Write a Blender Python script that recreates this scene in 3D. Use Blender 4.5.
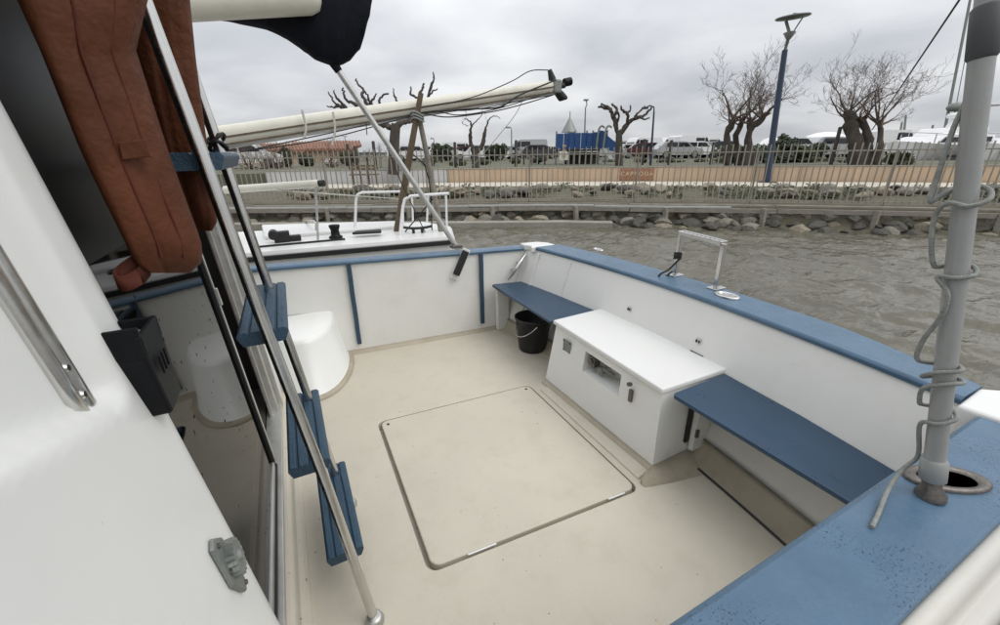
import bpy, bmesh, math, random
import numpy as np
from mathutils import Vector, Matrix, noise
random.seed(7)
SC = bpy.context.scene
COL = SC.collection
for o in list(bpy.data.objects): bpy.data.objects.remove(o)

# ------------------------------------------------------------------ camera
F = 412.0; PITCH = math.atan(160/412); ROLL = math.radians(0.8); YAW = math.radians(26.5); H = 1.6
def _basis():
    fw = np.array([math.sin(YAW)*math.cos(PITCH), math.cos(YAW)*math.cos(PITCH), -math.sin(PITCH)])
    rt = np.array([math.cos(YAW), -math.sin(YAW), 0.]); up = np.cross(rt, fw)
    c, s = math.cos(ROLL), math.sin(ROLL)
    return fw, c*rt - s*up, c*up + s*rt
FW, RT, UP = _basis(); CP = np.array([0, 0, H])
cam = bpy.data.cameras.new('camera'); camo = bpy.data.objects.new('camera', cam); COL.objects.link(camo)
M = Matrix([[RT[0], UP[0], -FW[0], 0], [RT[1], UP[1], -FW[1], 0], [RT[2], UP[2], -FW[2], H], [0, 0, 0, 1]])
camo.matrix_world = M
cam.sensor_fit = 'HORIZONTAL'; cam.sensor_width = 36; cam.lens = 36*F/1000; cam.clip_start = .02; cam.clip_end = 4000
SC.camera = camo

# ------------------------------------------------------------------ sky and light (overcast)
SUN_EL, SUN_AZ = 55, 140
w = bpy.data.worlds.new('World'); SC.world = w; w.use_nodes = True
nt = w.node_tree; N = nt.nodes; L = nt.links; N.clear()
out = N.new('ShaderNodeOutputWorld'); mix = N.new('ShaderNodeMixShader'); mix.inputs[0].default_value = .93
bg1 = N.new('ShaderNodeBackground'); bg1.inputs[1].default_value = .08
sky = N.new('ShaderNodeTexSky'); sky.sky_type = 'NISHITA'; sky.sun_disc = False
sky.sun_elevation = math.radians(SUN_EL); sky.sun_rotation = math.radians(SUN_AZ)
L.new(sky.outputs[0], bg1.inputs[0])
bg2 = N.new('ShaderNodeBackground'); bg2.inputs[1].default_value = 1.0
tc = N.new('ShaderNodeTexCoord'); sep = N.new('ShaderNodeSeparateXYZ'); L.new(tc.outputs['Generated'], sep.inputs[0])
zc = N.new('ShaderNodeMath'); zc.operation = 'MAXIMUM'; zc.inputs[1].default_value = 0; L.new(sep.outputs[2], zc.inputs[0])
za = N.new('ShaderNodeMath'); za.operation = 'ADD'; za.inputs[1].default_value = .22; L.new(zc.outputs[0], za.inputs[0])
dv = N.new('ShaderNodeVectorMath'); dv.operation = 'DIVIDE'
cb = N.new('ShaderNodeCombineXYZ'); [L.new(za.outputs[0], cb.inputs[i]) for i in range(3)]
L.new(tc.outputs['Generated'], dv.inputs[0]); L.new(cb.outputs[0], dv.inputs[1])
nz = N.new('ShaderNodeTexNoise'); nz.inputs['Scale'].default_value = 1.15; nz.inputs['Detail'].default_value = 7
nz.inputs['Roughness'].default_value = .46; nz.inputs['Distortion'].default_value = .15; L.new(dv.outputs[0], nz.inputs['Vector'])
cr = N.new('ShaderNodeValToRGB'); cr.color_ramp.elements[0].position = .33; cr.color_ramp.elements[0].color = (.56, .58, .62, 1)
cr.color_ramp.elements[1].position = .70; cr.color_ramp.elements[1].color = (.93, .94, .955, 1); L.new(nz.outputs[0], cr.inputs[0])
gr = N.new('ShaderNodeMapRange'); gr.inputs[1].default_value = 0; gr.inputs[2].default_value = 1; gr.inputs[3].default_value = .80; gr.inputs[4].default_value = 1.9
L.new(zc.outputs[0], gr.inputs[0])
ml = N.new('ShaderNodeMix'); ml.data_type = 'RGBA'; ml.blend_type = 'MULTIPLY'; ml.inputs[0].default_value = 1
L.new(cr.outputs[0], ml.inputs[6]); L.new(gr.outputs[0], ml.inputs[7]); L.new(ml.outputs[2], bg2.inputs[0])
L.new(bg1.outputs[0], mix.inputs[1]); L.new(bg2.outputs[0], mix.inputs[2]); L.new(mix.outputs[0], out.inputs[0])
sl = bpy.data.lights.new('sun', 'SUN'); sl.energy = 1.1; sl.angle = math.radians(40); sl.color = (1, .97, .92)
so = bpy.data.objects.new('sun', sl); COL.objects.link(so)
az = math.radians(SUN_AZ); el = math.radians(SUN_EL)
sd = Vector((math.sin(az)*math.cos(el), math.cos(az)*math.cos(el), math.sin(el)))
so.rotation_euler = sd.to_track_quat('Z', 'Y').to_euler(); so.location = (-3, -8, 14)
SC.view_settings.view_transform = 'Standard'; SC.view_settings.look = 'None'; SC.view_settings.exposure = .12; SC.view_settings.gamma = 1
SC.view_settings.use_curve_mapping = False
SC.render.engine = 'CYCLES'; SC.cycles.max_bounces = 8

# ------------------------------------------------------------------ pixel helpers (a pixel gives a direction only)
def ray(px, py): return FW + RT*(px-500)/F + UP*(312.5-py)/F
def onz(px, py, z=0.):
    d = ray(px, py); return CP + d*((z-H)/d[2])
def ony(px, py, y):
    d = ray(px, py); return CP + d*(y/d[1])
def onx(px, py, x):
    d = ray(px, py); return CP + d*(x/d[0])
def far(px, py, D):
    d = ray(px, py); return CP + d*(D/math.hypot(d[0], d[1]))

# ------------------------------------------------------------------ materials
def mat(name, col, rough=.5, metal=0., var=.08, vscale=3., bump=0., bscale=60., specks=None, dirt=None, spec=.5, rvar=.0, stretch=None):
    """specks=(colour, scale, threshold); dirt=(colour, scale, amount)"""
    m = bpy.data.materials.new(name); m.use_nodes = True
    n = m.node_tree.nodes; l = m.node_tree.links; b = n['Principled BSDF']
    b.inputs['Roughness'].default_value = rough; b.inputs['Metallic'].default_value = metal
    b.inputs['Specular IOR Level'].default_value = spec
    t = n.new('ShaderNodeTexCoord'); vec = t.outputs['Object']
    if stretch:
        mp = n.new('ShaderNodeMapping'); mp.inputs['Scale'].default_value = stretch; l.new(vec, mp.inputs[0]); vec = mp.outputs[0]
    def nse(scale, det=5, rgh=.6):
        x = n.new('ShaderNodeTexNoise'); x.inputs['Scale'].default_value = scale; x.inputs['Detail'].default_value = det
        x.inputs['Roughness'].default_value = rgh; l.new(vec, x.inputs['Vector']); return x.outputs[0]
    def ramp(src, p0, p1):
        r = n.new('ShaderNodeMapRange'); r.inputs[1].default_value = p0; r.inputs[2].default_value = p1; l.new(src, r.inputs[0]); return r.outputs[0]
    def mixc(fac, a, c):
        x = n.new('ShaderNodeMix'); x.data_type = 'RGBA'
        l.new(fac, x.inputs[0])
        if isinstance(a, tuple): x.inputs[6].default_value = a
        else: l.new(a, x.inputs[6])
        x.inputs[7].default_value = c; return x.outputs[2]
    c4 = lambda c, k=1.: (min(c[0]*k, 1), min(c[1]*k, 1), min(c[2]*k, 1), 1)
    cur = mixc(ramp(nse(vscale), .3, .7), c4(col, 1-var), c4(col, 1+var))
    if dirt:
        f = ramp(nse(dirt[1], 8, .7), .5, .78)
        mu = n.new('ShaderNodeMath'); mu.operation = 'MULTIPLY'; mu.inputs[1].default_value = dirt[2]; l.new(f, mu.inputs[0])
        cur = mixc(mu.outputs[0], cur, c4(dirt[0]))
    if specks:
        f = ramp(nse(specks[1], 3, .55), specks[2], specks[2]+.03)
        if len(specks) > 3:   # specks only in patches
            g = ramp(nse(specks[3], 2, .5), .5, .62); mu = n.new('ShaderNodeMath'); mu.operation = 'MULTIPLY'
            l.new(f, mu.inputs[0]); l.new(g, mu.inputs[1]); f = mu.outputs[0]
        cur = mixc(f, cur, c4(specks[0]))
    l.new(cur, b.inputs['Base Color'])
    if rvar:
        r = n.new('ShaderNodeMapRange'); r.inputs[1].default_value = .3; r.inputs[2].default_value = .7
        r.inputs[3].default_value = max(rough-rvar, .02); r.inputs[4].default_value = rough+rvar; l.new(nse(vscale*4), r.inputs[0]); l.new(r.outputs[0], b.inputs['Roughness'])
    if bump:
        bp = n.new('ShaderNodeBump'); bp.inputs['Strength'].default_value = 1; bp.inputs['Distance'].default_value = bump
        l.new(nse(bscale, 4), bp.inputs['Height']); l.new(bp.outputs[0], b.inputs['Normal'])
    return m

GEL = mat('white_gelcoat', (.77, .775, .75), .32, var=.025, vscale=2, bump=.0015, bscale=9, specks=((.25, .22, .18), 34, .775))
GEL2 = mat('white_lid_paint', (.69, .69, .67), .3, var=.02, vscale=2, specks=((.4, .36, .3), 40, .78), bump=.001, bscale=12)
WALLW = mat('bulwark_white_paint', (.74, .735, .70), .42, var=.035, vscale=1.4, bump=.004, bscale=3.5, dirt=((.5, .46, .38), 2.2, .28), specks=((.3, .24, .18), 26, .76), rvar=.1)
SOLE = mat('beige_floor_paint', (.545, .503, .415), .5, var=.05, vscale=1.8, bump=.0012, bscale=160, dirt=((.36, .31, .23), 5, .35), specks=((.2, .16, .12), 34, .71), rvar=.1)
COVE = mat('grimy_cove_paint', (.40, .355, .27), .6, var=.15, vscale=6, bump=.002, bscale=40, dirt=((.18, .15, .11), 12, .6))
BLUE = mat('blue_deck_paint', (.068, .130, .200), .36, var=.09, vscale=5, bump=.0018, bscale=55, specks=((.012, .03, .06), 190, .60, 4), rvar=.1, dirt=((.12, .185, .26), 9, .4))
BLUEB = mat('blue_bench_paint', (.017, .048, .090), .32, var=.06, vscale=4, bump=.001, bscale=30, specks=((.02, .04, .07), 50, .75), rvar=.06)
BLUES = mat('blue_step_paint', (.024, .058, .096), .5, var=.16, vscale=14, bump=.003, bscale=45, specks=((.02, .04, .06), 60, .66), stretch=(3, 1, 3))
STEEL = mat('stainless_steel', (.62, .61, .59), .2, 1., var=.08, vscale=10, rvar=.07)
ALU = mat('weathered_aluminium', (.56, .56, .54), .42, .85, var=.1, vscale=8, rvar=.1, dirt=((.3, .28, .24), 12, .4))
ALUP = mat('grey_painted_pole', (.29, .295, .285), .42, .1, var=.06, vscale=10, dirt=((.3, .29, .26), 14, .4), bump=.0006, bscale=80)
BLACKP = mat('black_plastic', (.005, .0055, .007), .5, spec=.2, var=.2, vscale=8, bump=.0006, bscale=120)
RUB = mat('black_rubber', (.012, .012, .012), .6, var=.2)
NAVY = mat('navy_canvas', (.006, .007, .012), .8, spec=.2, var=.3, vscale=9, bump=.004, bscale=22)
STRK = mat('dirty_white_strake', (.52, .505, .46), .45, var=.06, vscale=4, dirt=((.42, .39, .32), 8, .35), bump=.002, bscale=20)
JACK = mat('orange_brown_vinyl', (.098, .031, .013), .6, spec=.22, var=.2, vscale=7, bump=.014, bscale=9, dirt=((.14, .05, .025), 7, .5), specks=((.08, .03, .02), 14, .76))
JACKD = mat('dark_orange_strap', (.085, .024, .015), .75, spec=.2, var=.2, vscale=20)
BUCK = mat('black_bucket_rubber', (.012, .012, .013), .5, var=.3, vscale=12, dirt=((.06, .055, .05), 9, .5))
GALV = mat('galvanised_casting', (.24, .255, .24), .55, .5, var=.2, vscale=30, bump=.003, bscale=90, dirt=((.14, .18, .13), 25, .6))
RUST = mat('stained_bronze', (.17, .155, .14), .45, .8, var=.3, vscale=30, dirt=((.10, .06, .04), 25, .5), bump=.002, bscale=80)
ROPE = mat('grey_rope', (.24, .25, .23), .8, var=.2, vscale=60, bump=.004, bscale=180)
ROPEW = mat('pale_rope', (.55, .53, .47), .8, var=.2, vscale=60)
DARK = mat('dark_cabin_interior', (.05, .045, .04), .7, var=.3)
CURT = mat('dark_red_curtain', (.12, .02, .015), .8, var=.3, vscale=12)
CREAM = mat('cream_spar_paint', (.66, .64, .55), .38, var=.05, vscale=5, dirt=((.4, .37, .28), 9, .3))
WOODG = mat('weathered_grey_wood', (.25, .225, .19), .8, var=.22, vscale=4, bump=.01, bscale=20, dirt=((.09, .08, .06), 7, .6), stretch=(1, 1, 4))
WOODB = mat('brown_timber', (.13, .095, .06), .8, var=.25, vscale=8, bump=.008, bscale=25, stretch=(3, 3, .6))
FENCE = mat('fence_grey_timber', (.30, .275, .225), .8, var=.2, vscale=2.5, bump=.004, bscale=30, dirt=((.15, .13, .1), 5, .5))
DKWOOD = mat('dark_timber_post', (.045, .04, .035), .85, var=.3, vscale=6)
CONC = mat('weathered_concrete', (.28, .265, .225), .85, var=.15, vscale=1.5, bump=.012, bscale=14, dirt=((.13, .13, .09), 2.5, .7))
CURB = mat('pale_path_concrete', (.50, .46, .39), .85, var=.12, vscale=1.2, dirt=((.3, .27, .2), 3, .5))
ROCK = [mat('grey_rock', (.22, .205, .17), .85, var=.3, vscale=5, bump=.03, bscale=11, dirt=((.07, .07, .045), 4, .7)),
        mat('tan_rock', (.29, .25, .19), .85, var=.25, vscale=5, bump=.03, bscale=12, dirt=((.09, .085, .05), 4, .7)),
        mat('wet_dark_rock', (.075, .07, .055), .5, var=.35, vscale=6, bump=.03, bscale=11, dirt=((.04, .045, .025), 4, .7))]
SOIL = mat('weedy_soil', (.10, .09, .06), .95, var=.3, vscale=1.5, bump=.05, bscale=6, dirt=((.06, .075, .03), 2.5, .8))
LAWN = mat('park_ground', (.11, .11, .075), .95, var=.25, vscale=.3, bump=.03, bscale=5)
OCHRE = mat('ochre_wall_render', (.50, .37, .255), .8, var=.12, vscale=.9, bump=.003, bscale=30, dirt=((.45, .3, .2), 2, .5), stretch=(2.5, 2.5, .7))
GREYW = mat('pale_grey_wall_render', (.50, .50, .50), .8, var=.06, vscale=1, dirt=((.32, .31, .3), 2, .4))
SIGNB = mat('brown_sign_board', (.29, .135, .075), .6, var=.15, vscale=6)
SIGNT = mat('sign_cream_letters', (.62, .50, .32), .6)
BARK = mat('dark_grey_bark', (.07, .058, .048), .9, var=.35, vscale=4, bump=.03, bscale=14, stretch=(2, 2, .6))
TWIG = mat('reddish_twig_bark', (.12, .085, .068), .9, var=.3, vscale=3)
LEAF = mat('dark_evergreen_leaf', (.035, .048, .022), .8, var=.4, vscale=2)
LEAF2 = mat('olive_shrub_leaf', (.06, .065, .03), .8, var=.4, vscale=2)
POSTB = mat('blue_lamp_post_paint', (.022, .038, .072), .4, var=.12, vscale=8)
PLAYB = mat('blue_play_panel', (.014, .065, .20), .45, var=.12, vscale=4)
TILE = mat('clay_roof_tile', (.23, .12, .08), .85, var=.3, vscale=3, bump=.03, bscale=6)
HOUSEW = mat('sand_house_render', (.48, .35, .25), .85, var=.1, vscale=1)
WHITE = mat('white_paint', (.8, .8, .8), .35, var=.04)
CARS = [mat('silver_car_paint', (.42, .43, .44), .25, .3), mat('white_car_paint', (.75, .75, .75), .25), mat('dark_car_paint', (.05, .055, .065), .25), mat('maroon_car_paint', (.10, .03, .03), .25)]
WIND = mat('dark_window_glass', (.02, .022, .026), .08, var=.2)
TYRE = mat('tyre_rubber', (.015, .015, .015), .8)
HILL = mat('distant_wooded_hill', (.10, .115, .12), .95, var=.2, vscale=.02)
RIM = mat('grey_metal_disc', (.16, .165, .16), .4, .6)

def glass_mat():
    m = bpy.data.materials.new('smoky_door_glass'); m.use_nodes = True; n = m.node_tree.nodes; l = m.node_tree.links; n.clear()
    o = n.new('ShaderNodeOutputMaterial'); mx = n.new('ShaderNodeMixShader'); g = n.new('ShaderNodeBsdfGlossy'); t = n.new('ShaderNodeBsdfTransparent')
    g.inputs['Roughness'].default_value = .03; g.inputs['Color'].default_value = (.62, .62, .62, 1); t.inputs[0].default_value = (.3, .31, .32, 1)
    f = n.new('ShaderNodeFresnel'); f.inputs[0].default_value = 1.5; l.new(f.outputs[0], mx.inputs[0]); l.new(t.outputs[0], mx.inputs[1]); l.new(g.outputs[0], mx.inputs[2])
    # grimy water spots
    tcn = n.new('ShaderNodeTexCoord'); ns = n.new('ShaderNodeTexNoise'); ns.inputs['Scale'].default_value = 42; ns.inputs['Detail'].default_value = 1; l.new(tcn.outputs['Object'], ns.inputs[0])
    r = n.new('ShaderNodeMapRange'); r.inputs[1].default_value = .73; r.inputs[2].default_value = .75; l.new(ns.outputs[0], r.inputs[0])
    d = n.new('ShaderNodeBsdfDiffuse'); d.inputs[0].default_value = (.03, .03, .03, 1)
    m2 = n.new('ShaderNodeMixShader'); l.new(r.outputs[0], m2.inputs[0]); l.new(mx.outputs[0], m2.inputs[1]); l.new(d.outputs[0], m2.inputs[2]); l.new(m2.outputs[0], o.inputs[0])
    return m
GLASS = glass_mat()
DARKREF = mat('painted_dark_reflection', (.012, .012, .013), .3, var=.3, vscale=3, spec=.06)  # dark reflection on the upper door glass, put into a colour
def water_mat():
    m = mat('murky_harbour_water', (.105, .097, .070), .035, var=.15, vscale=.5)
    n = m.node_tree.nodes; l = m.node_tree.links; b = n['Principled BSDF']; b.inputs['IOR'].default_value = 1.33
    t = n.new('ShaderNodeTexCoord'); mp = n.new('ShaderNodeMapping'); mp.inputs['Rotation'].default_value = (0, 0, .5); mp.inputs['Scale'].default_value = (1, 2.1, 1); l.new(t.outputs['Object'], mp.inputs[0])
    def nn(s, d):
        x = n.new('ShaderNodeTexNoise'); x.inputs['Scale'].default_value = s; x.inputs['Detail'].default_value = d; x.inputs['Distortion'].default_value = .6; l.new(mp.outputs[0], x.inputs[0]); return x.outputs[0]
    b1 = n.new('ShaderNodeBump'); b1.inputs['Distance'].default_value = .075; l.new(nn(1.9, 2), b1.inputs['Height'])
    b2 = n.new('ShaderNodeBump'); b2.inputs['Distance'].default_value = .008; l.new(nn(11, 3), b2.inputs['Height']); l.new(b1.outputs[0], b2.inputs['Normal'])
    l.new(b2.outputs[0], b.inputs['Normal']); return m
WATER = water_mat()

# ------------------------------------------------------------------ mesh helpers
class MB:
    def __init__(s): s.v = []; s.f = []; s.s = []
    def add(s, vs, fs, smooth=False):
        k = len(s.v); s.v += [tuple(float(c) for c in p) for p in vs]
        for f in fs: s.f.append([i+k for i in f]); s.s.append(smooth)
        return s
    def hexa(s, b, t):   # 4 bottom points, 4 top points (same order)
        return s.add(list(b)+list(t), [(3, 2, 1, 0), (4, 5, 6, 7), (0, 1, 5, 4), (1, 2, 6, 5), (2, 3, 7, 6), (3, 0, 4, 7)])
    def box(s, c, sz, R=None):
        c = np.array(c, float); h = np.array(sz, float)/2
        P = [np.array([a*h[0], b*h[1], d*h[2]]) for d in (-1, 1) for a, b in ((-1, -1), (1, -1), (1, 1), (-1, 1))]
        if R is not None: P = [np.array(R @ Vector(p)) for p in P]
        P = [c+p for p in P]; return s.hexa(P[:4], P[4:])
    def bar(s, a, b, wd, ht, up=(0, 0, 1)):   # rectangular bar from a to b
        a = Vector(a); b = Vector(b); d = (b-a).normalized(); u = Vector(up); sd = d.cross(u).normalized(); u = sd.cross(d)
        q = lambda p: [p-sd*wd/2-u*ht/2, p+sd*wd/2-u*ht/2, p+sd*wd/2+u*ht/2, p-sd*wd/2+u*ht/2]
        return s.hexa(q(a), q(b))
    def prism(s, poly, z0, z1):
        n = len(poly); return s.add([(x, y, z0) for x, y in poly]+[(x, y, z1) for x, y in poly],
              [tuple(range(n))[::-1], tuple(range(n, 2*n))]+[(i, (i+1) % n, n+(i+1) % n, n+i) for i in range(n)])
    def loft(s, rings, cap=True, closed=True, smooth=True):
        n = len(rings[0]); vs = [p for r in rings for p in r]; fs = []
        for k in range(len(rings)-1):
            for i in range(n if closed else n-1):
                j = (i+1) % n; fs.append((k*n+i, k*n+j, (k+1)*n+j, (k+1)*n+i))
        s.add(vs, fs, smooth)
        if cap and closed:
            s.add(rings[0], [tuple(range(n))[::-1]]); s.add(rings[-1], [tuple(range(n))])
        return s
    def tube(s, pts, r, n=8, cap=True, sq=None):
        P = [Vector(p) for p in pts]; m = len(P)
        if not hasattr(r, '__len__'): r = [r]*m
        T = [(P[min(i+1, m-1)]-P[max(i-1, 0)]).normalized() for i in range(m)]
        u = T[0].orthogonal().normalized(); rings = []
        for i in range(m):
            u = (u-T[i]*u.dot(T[i])); u = u.normalized() if u.length > 1e-6 else T[i].orthogonal().normalized(); v = T[i].cross(u)
            rings.append([P[i]+(u*math.cos(2*math.pi*k/n)+v*math.sin(2*math.pi*k/n))*r[i] for k in range(n)])
        return s.loft(rings, cap)
    def lathe(s, prof, c, n=24, sx=1, sy=1):   # profile (r, z)
        return s.loft([[(c[0]+r*sx*math.cos(2*math.pi*k/n), c[1]+r*sy*math.sin(2*math.pi*k/n), c[2]+z) for k in range(n)] for r, z in prof])
    def grid(s, P, smooth=True):   # P[i][j] points
        m, n = len(P), len(P[0]); return s.add([p for r in P for p in r], [(i*n+j, i*n+j+1, (i+1)*n+j+1, (i+1)*n+j) for i in range(m-1) for j in range(n-1)], smooth)
BASE = {}
def obj(name, mb, m, parent=None, bevel=0., seg=2, fix=True, loc=None):
    me = bpy.data.meshes.new(name); b = np.array(BASE[parent.name] if parent else (loc if loc is not None else (0, 0, 0)), float)
    me.from_pydata([tuple(np.array(p)-b) for p in mb.v], [], mb.f)
    me.polygons.foreach_set('use_smooth', mb.s)
    if fix:
        bm = bmesh.new(); bm.from_mesh(me); bmesh.ops.recalc_face_normals(bm, faces=bm.faces); bm.to_mesh(me); bm.free()
    me.materials.append(m); o = bpy.data.objects.new(name, me); COL.objects.link(o)
    if parent: o.parent = parent; BASE[o.name] = tuple(b)
    else: o.location = tuple(b); BASE[o.name] = tuple(b)
    if bevel:
        md = o.modifiers.new('bevel', 'BEVEL'); md.width = bevel; md.segments = seg; md.limit_method = 'ANGLE'; md.angle_limit = math.radians(40); md.harden_normals = False
    return o
def tag(o, label, cat, group=None):
    o['label'] = label; o['category'] = cat
    if group: o['group'] = group
    return o
def thing(name, label, cat, loc, group=None):
    o = bpy.data.objects.new(name, None); COL.objects.link(o); o.location = tuple(float(c) for c in loc); o.empty_display_size = .1
    BASE[o.name] = tuple(loc); return tag(o, label, cat, group)
def struct(name, mb, m, **k):
    o = obj(name, mb, m, **k); o['kind'] = 'structure'; return o
def piece(name, mesh, parent, p, rot=(0, 0, 0), sc=(1, 1, 1)):   # shared-mesh piece placed in world coords
    o = bpy.data.objects.new(name, mesh); COL.objects.link(o); o.parent = parent
    b = BASE[parent.name]; o.location = (p[0]-b[0], p[1]-b[1], p[2]-b[2]); o.rotation_euler = rot; o.scale = sc; return o
def copy_tree(o, parent=None):
    c = o.copy(); COL.objects.link(c); c.parent = parent
    BASE[c.name] = BASE.get(o.name, (0, 0, 0))
    for ch in list(o.children): copy_tree(ch, c)
    return c
def rrect(x0, y0, x1, y1, r, n=6):
    P = []
    for cx, cy, a in ((x1-r, y0+r, -90), (x1-r, y1-r, 0), (x0+r, y1-r, 90), (x0+r, y0+r, 180)):
        for k in range(n+1):
            t = math.radians(a+90*k/n); P.append((cx+r*math.cos(t), cy+r*math.sin(t)))
    return P
def catmull(P, k=6):
    P = [np.array(p, float) for p in P]; Q = [2*P[0]-P[1]]+P+[2*P[-1]-P[-2]]; R = []
    for i in range(1, len(Q)-2):
        a, b, c, d = Q[i-1:i+3]
        for j in range(k):
            t = j/k; R.append(.5*((2*b)+(-a+c)*t+(2*a-5*b+4*c-d)*t*t+(-a+3*b-3*c+d)*t**3))
    R.append(P[-1]); return R
lerp = lambda a, b, t: np.array(a, float)*(1-t)+np.array(b, float)*t

# ================================================================== SETTING
ZW = -.27     # water level (cockpit floor is z = 0)
# fence line: a polyline along the quay
FL = [np.array(p) for p in ((-4.0, 16.0), (1.1, 13.2), (6.93, 9.99), (10.8, 6.95), (14.3, 3.75), (19., -.8))]
CUM = [0.]
for a, b in zip(FL, FL[1:]): CUM.append(CUM[-1]+float(np.linalg.norm(b-a)))
def fl(s, off=0., z=0.):
    k = 0
    while k < len(FL)-2 and s > CUM[k+1]: k += 1
    t = (s-CUM[k])/(CUM[k+1]-CUM[k]); p = lerp(FL[k], FL[k+1], t)
    def nrm(i):
        i = max(0, min(i, len(FL)-2)); d = FL[i+1]-FL[i]; d = d/np.linalg.norm(d); return np.array([-d[1], d[0]])
    n0 = (nrm(k-1)+nrm(k))/2; n1 = (nrm(k)+nrm(k+1))/2; n = lerp(n0, n1, t); n /= np.linalg.norm(n)
    q = p+n*off; return np.array([q[0], q[1], z])
SMAX = CUM[-1]
def strip(o0, o1, z0, z1, s0=0., s1=None, n=40):
    s1 = s1 or SMAX; mb = MB(); rings = []
    for i in range(n+1):
        s = s0+(s1-s0)*i/n; rings.append([fl(s, o0, z0), fl(s, o1, z0), fl(s, o1, z1), fl(s, o0, z1)])
    return mb.loft(rings, smooth=False)

# water: near part is a wavy grid, far part a flat sheet
def wave(x, y):
    z = 0.
    for k, (ang, wl, am) in enumerate(((.55, 1.1, .016), (.9, .62, .011), (.2, .41, .007), (1.3, .83, .008), (-.3, .55, .006))):
        ph = (x*math.cos(ang)+y*math.sin(ang))*2*math.pi/wl+k*1.7+1.6*noise.noise(Vector((x*.7+k*9, y*.7, 0)))
        z += am*(1-abs(math.sin(ph*.5))*1.0)*1.4 if k < 2 else am*math.sin(ph)
    return 2.2*z*(.75+.7*noise.noise(Vector((x*.35, y*.35, 3))))
mb = MB(); nx = 210
xs = [-3+22*i/nx for i in range(nx+1)]; ys = [-6+23*i/nx for i in range(nx+1)]
mb.grid([[(x, y, ZW+wave(x, y)-.03) for y in ys] for x in xs])
wt = struct('water', mb, WATER, fix=False)
mb = MB(); mb.grid([[(x, y, ZW-.05) for y in (-60, -6.0, 17.0, 60)] for x in (-60, -3.0, 19.0, 60)])
struct('outer_water', mb, WATER, fix=False)
# bank under the walkway and the ground up to the park wall
mb = MB(); P = []
for i in range(61):
    s = SMAX*i/60; row = []
    for off, z in ((-1.6, -.9), (-.75, -.36), (-.35, -.16), (.0, .08), (.25, .24), (1.2, .30), (2.6, .34), (4.6, .36), (7.4, .36), (8.2, .36)):
        p = fl(s, off, z+(.03*noise.noise(Vector((s*1.7, off*2, 0))) if off < 3 else 0)); row.append(p)
    P.append(row)
mb.grid(P); bank = struct('shore_bank', mb, SOIL, fix=False)
mb = strip(4.5, 6.9, .2, .385); struct('path', mb, CURB)
# park ground to the horizon
mb = MB(); mb.prism([tuple(fl(SMAX*i/20, 7.15)[:2]) for i in range(21)]+[(420, -260), (700, 500), (100, 900), (-500, 700), (-300, 120)], .3, .86)
struct('park_ground', mb, LAWN)
# hills on the horizon
mb = MB(); top = []
for i in range(80):
    px = 150+i*11; p = far(px, 150, 620); hgt = 5+5*noise.noise(Vector((i*.13, 0, 0)))+2*noise.noise(Vector((i*.5, 4, 0))); q = far(px, 150, 720)
    top.append([(p[0], p[1], .5), (p[0], p[1], max(hgt, 1.5)), (q[0], q[1], max(hgt, 1.5)), (q[0], q[1], .5)])
mb.loft(top, smooth=False); struct('distant_hills', mb, HILL)

# ================================================================== OWN BOAT
BOAT = thing('fishing_boat', 'open cockpit of a white fishing boat with beige floor and blue gunwales', 'boat', (.8, 1.8, 0))
HX0, HY0, HX1, HY1 = .262, 1.165, 1.352, 2.30
yfar = lambda x: 3.462-.082*x
ztop = lambda x: .815-.022*x
xt0 = lambda y: 2.10-.066*(y-1.75)**2
xt = lambda y, z: xt0(y)-.33*(.78-z)
# --- floor with a rounded opening for the hatch
bm = bmesh.new()
outer = [(-.42, .2), (1.78, .2), (1.84, .6), (1.86, 1.2), (1.875, 1.9), (1.83, 2.8), (1.76, 3.27), (1.0, yfar(1.0)-.005), (-.42, yfar(-.42)-.005)]
skew = lambda p: (p[0]+.015*(p[1]-1.7), p[1]-.055*(p[0]-.8))
inner = [skew(p) for p in rrect(HX0, HY0, HX1, HY1, .05)]
def loop(pts):
    vs = [bm.verts.new((x, y, 0)) for x, y in pts]; return [bm.edges.new((vs[i], vs[(i+1) % len(vs)])) for i in range(len(vs))]
es = loop(outer)+loop(inner)
bmesh.ops.triangle_fill(bm, use_beauty=True, use_dissolve=False, edges=es)
bm.verts.ensure_lookup_table()
mb = MB(); mb.add([v.co[:] for v in bm.verts], [[v.index for v in f.verts] for f in bm.faces]); bm.free()
n = len(inner); mb.add([(x, y, 0) for x, y in inner]+[(x, y, -.05) for x, y in inner], [(i, (i+1) % n, n+(i+1) % n, n+i) for i in range(n)]+[tuple(range(n, 2*n))])
floor = obj('cockpit_floor', mb, SOLE, BOAT)
mb = MB(); g = .011
mb.prism([skew(p) for p in rrect(HX0+g*1.9, HY0+g*1.7, HX1-g*.9, HY1-g*.8, .045)], -.035, .004)
hatch = obj('hatch_cover', mb, SOLE, BOAT, bevel=.006)
for x, y in ((HX0+.06, HY1-.055), (HX1-.05, HY1-.05)):
    x, y = skew((x, y)); mb = MB(); mb.lathe([(.001, .0045), (.009, .0045), (.009, .0065), (.001, .0065)], (x, y, 0), 12); obj('lifting_hole', mb, RUB, hatch)
for t0, t1 in ((.16, .28), (.83, .92)):   # worn strips on the near edge of the hatch
    a = skew((HX0+(HX1-HX0)*t0, HY0+.012)); b = skew((HX0+(HX1-HX0)*t1, HY0+.012)); mb = MB(); mb.bar((a[0], a[1], .005), (b[0], b[1], .005), .006, .004); obj('worn_edge', mb, WHITE, hatch)
# raised ledge in front of the locker
mb = MB(); mb.prism([(1.385, 1.19), (1.475, 1.205), (1.46, 2.18), (1.395, 2.17)], -.01, .012); obj('floor_ledge', mb, SOLE, BOAT, bevel=.008)
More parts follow.
